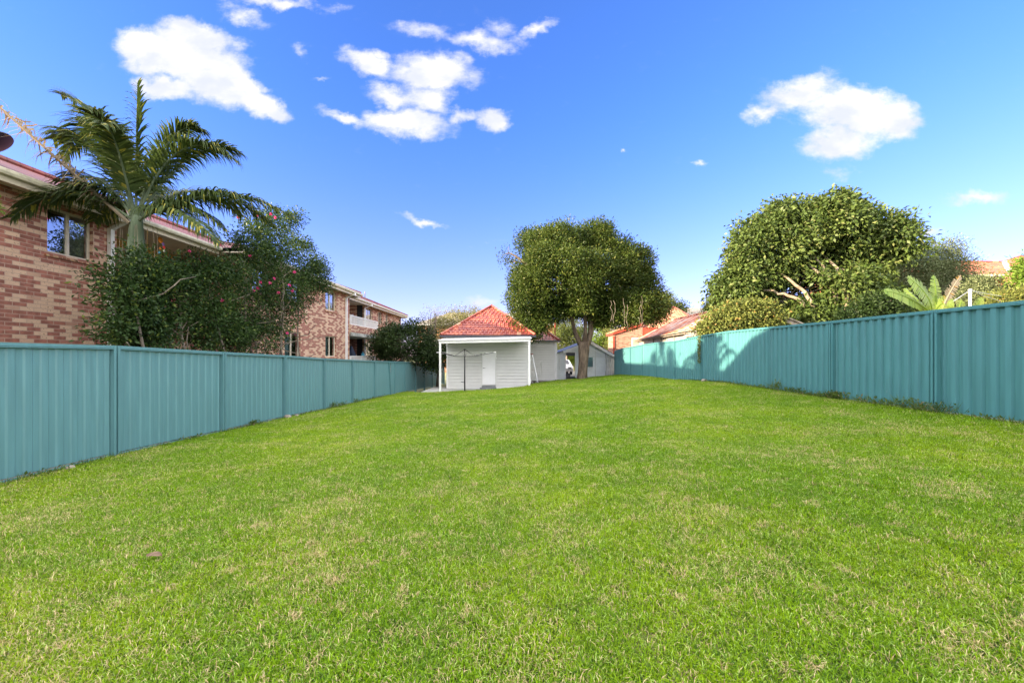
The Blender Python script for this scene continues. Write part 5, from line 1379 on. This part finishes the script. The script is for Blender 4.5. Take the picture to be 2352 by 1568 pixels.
def red_house():
    Y = 31.0; g = lambda px, py, y=31.0: P(px,py,y)
    t = Thing('red_roof_house', 'tall orange brick house with red tiled roof above the right fence', 'house', (g(2200,816)[0],Y,.35))
    a = g(1975,631); b = g(2322,631); Yr = Y+3.2; r0 = g(2035,602,Yr); r1 = g(2305,601,Yr)
    m = MB(); m.poly([tuple(a),tuple(b),tuple(r1),tuple(r0)]); m.poly([(a[0],Y+6.4,a[2]),tuple(a),tuple(r0)]); m.poly([(b[0]+3,Y+6.4,b[2]),(a[0],Y+6.4,a[2]),tuple(r0),tuple(r1)])
    # second wing coming forward
    e0 = g(2322,631.5); e1 = g(2352,626,28.0); e2 = g(2440,626,28.0); top = g(2346,588,Yr+.2); t2 = (top[0]+9,top[1],top[2])
    m.poly([tuple(e0),tuple(e1),tuple(top),tuple(r1)]); m.poly([tuple(e1),tuple(e2),t2,tuple(top)])
    rf = t.part('roof', m, 'red_tile')
    m = MB(); m.bar(np.array(e0)+np.array((0,-.02,.03)), np.array(r1)+np.array((0,-.04,.03)), .3, .05); t.part('valley_gutter', m, 'galv_sheet', rf)
    m = MB(); capping(m, r0, r1, 20, .1); capping(m, r1, top, 5, .1); t.part('ridge_capping', m, 'tile_piece', rf)
    m = MB(); m.box((a[0]+.5,Y+.5,.35),(b[0]+.2,Y+6,a[2]-.03)); t.part('wall', m, 'orange_brick')
    w0 = g(2318,660,Y-.4); m = MB(); m.prism([(b[0]-.1,Y+.48,.35),(b[0]-.1,Y+.48,b[2]-.05),(e1[0]+.3,28.5,b[2]-.05),(e1[0]+.3,28.5,.35)], (9,2,0)); t.part('front_wing', m, 'buff_brick')
    m = MB(); m.bar(a-np.array((0,.08,.05)), b-np.array((0,.08,.05)), .1, .14); m.bar(e0-np.array((0,.1,.06)), e1-np.array((0,.1,.06)), .1, .14); m.bar(e1-np.array((0,.1,.06)), e2-np.array((0,.1,.06)), .1, .14); t.part('gutter', m, 'cream_paint')
    m = MB(); A = g(2290,655); m.box((A[0]-.6,Y+.42,A[2]-.8),(A[0]+.4,Y+.49,A[2]+.3)); t.part('window', m, 'white_paint')
red_house()

# ------------------------------------------------------------------ weeds and small things on the lawn
def weed(x, y, face, n, h, spread, broad=.4, label='', dry=False):
    z = float(gz(x,y)); N = n
    C = np.stack([x+rng.normal(0,spread*.35,N), y+rng.normal(0,spread,N), np.full(N,z)+rng.uniform(0,h*.35,N)], 1)
    A = unit(np.stack([rng.normal(0,.5,N)+face*.25, rng.normal(0,.6,N), rng.uniform(.5,1.2,N)],1))
    br = rng.random(N) < broad
    L = np.where(br, rng.uniform(.04,.08,N), rng.uniform(.4,1.1,N)*h); W = np.where(br, .035, .009)
    C[br,2] += rng.uniform(0,h*.6,br.sum())
    t = Thing('weed_tuft', label, 'weed', (x,y,z), 'weeds along the fences')
    t.fast('leaves', leaf_quads(C, A, rng.normal(size=(N,3)), L, W), 4, 'weed_leaf' if not dry else 'dead_frond_leaf')
WL = 'small weed tuft growing at the foot of the right fence'
for k, (y, n, h, s, br) in enumerate([(6.2,50,.12,.14,.2),(6.9,90,.25,.14,.1),(7.25,120,.22,.16,.3),(7.6,80,.26,.12,.2),(8.0,110,.18,.2,.5),(8.5,90,.20,.18,.3),(9.2,180,.22,.12,.85),(9.6,110,.16,.15,.5),(10.1,80,.14,.2,.5),(10.7,120,.18,.2,.6),(11.3,100,.35,.10,.3),(11.9,70,.14,.2,.4),(12.6,60,.12,.3,.3),(13.4,60,.12,.3,.3),(14.4,60,.12,.3,.3),(15.3,60,.12,.2,.3)]):
    weed(RX-.10, y, -1, n, h, s, br, WL)
def fringe(label, side, y0, y1, n):
    yy = rng.uniform(y0, y1, n); yy = yy[np.argsort(yy)]
    dens = .5+.5*np.sin(yy*2.1)*np.sin(yy*.73+1)
    keep = rng.random(n) < np.clip(dens, .15, 1); yy = yy[keep]
    xx = (RX-.02-np.abs(rng.normal(0,.05,len(yy)))) if side > 0 else np.array([float(lx(v)) for v in yy])+.02+np.abs(rng.normal(0,.05,len(yy)))
    C = np.stack([xx, yy, np.array([float(gz(a,b)) for a,b in zip(xx,yy)])], 1)
    A = unit(np.stack([rng.normal(-.2*side,.35,len(yy)), rng.normal(0,.45,len(yy)), rng.uniform(.6,1.2,len(yy))],1))
    o = link('edge_grass', fastmesh('edge_grass', leaf_quads(C, A, rng.normal(size=C.shape), rng.uniform(.04,.13,len(yy)), .007), 4), 'weed_leaf')
    o['kind'] = 'stuff'; o['label'] = label; o['category'] = 'grass'
fringe('longer untrimmed grass along the foot of the right fence', 1, 5.5, 18, 6000)
fringe('longer untrimmed grass along the foot of the left fence', -1, 4.0, 20, 3500)
WL = 'small weed tuft growing at the foot of the left fence'
for k, (y, n, h, s, br) in enumerate([(4.6,14,.2,.05,0),(5.6,40,.07,.3,.5),(8.0,50,.08,.3,.5),(10.0,60,.14,.08,.8),(12.6,40,.08,.3,.4),(14.6,120,.24,.16,.3),(15.3,80,.22,.12,.3),(16.7,70,.2,.1,.4),(17.4,60,.12,.25,.3),(18.6,60,.12,.3,.3),(20.0,50,.12,.3,.3)]):
    weed(float(lx(y))+.07, y, 1, n, h, s, br, WL)
for i, (x, y, s, lab) in enumerate([(float(lx(11.5))+.10,11.5,.09,'small pale stone at a post foot of the left fence'),(float(lx(11.9))+.12,11.95,.06,'tiny brown stone beside a left fence post'),(RX-.12,15.5,.10,'rounded pinkish stone at the foot of the sunlit right fence'),(float(lx(5.8))+.10,5.8,.05,'dark clod of soil along the near part of left fence')]):
    m = MB(); z = float(gz(x,y)); m.sphere((x,y,z+s*.4), (s*1.2,s,s*.8), 9, 6); v = m.v[0]; v += rng.normal(size=v.shape)*s*.08
    single('stone', lab, 'stone', m, 'stone', (x,y,z), smooth=True)
# fallen leaf
q = P(354,1278,3.0)
Yl = 2.85
for it in range(6):
    x = (354-1176)/F*Yl; Yl = (EYE-float(gz(x,Yl))-.04)/((1278-816)/F)
x = (354-1176)/F*Yl; z = float(gz(x,Yl))+.045
m = MB(); V = []
for k in range(9):
    s = k/8; w = .022*math.sin(math.pi*min(1,s+.02))**.7; V += [(x-.06+.12*s, Yl-w, z+.012*math.sin(s*3)), (x-.06+.12*s, Yl+w, z+.014+.012*math.sin(s*3))]
m.add(V, [(2*j,2*j+2,2*j+3,2*j+1) for j in range(8)])
single('fallen_leaf', 'curled brown dead leaf lying on the near lawn', 'leaf', m, 'dry_leaf', (x,Yl,z-.04))
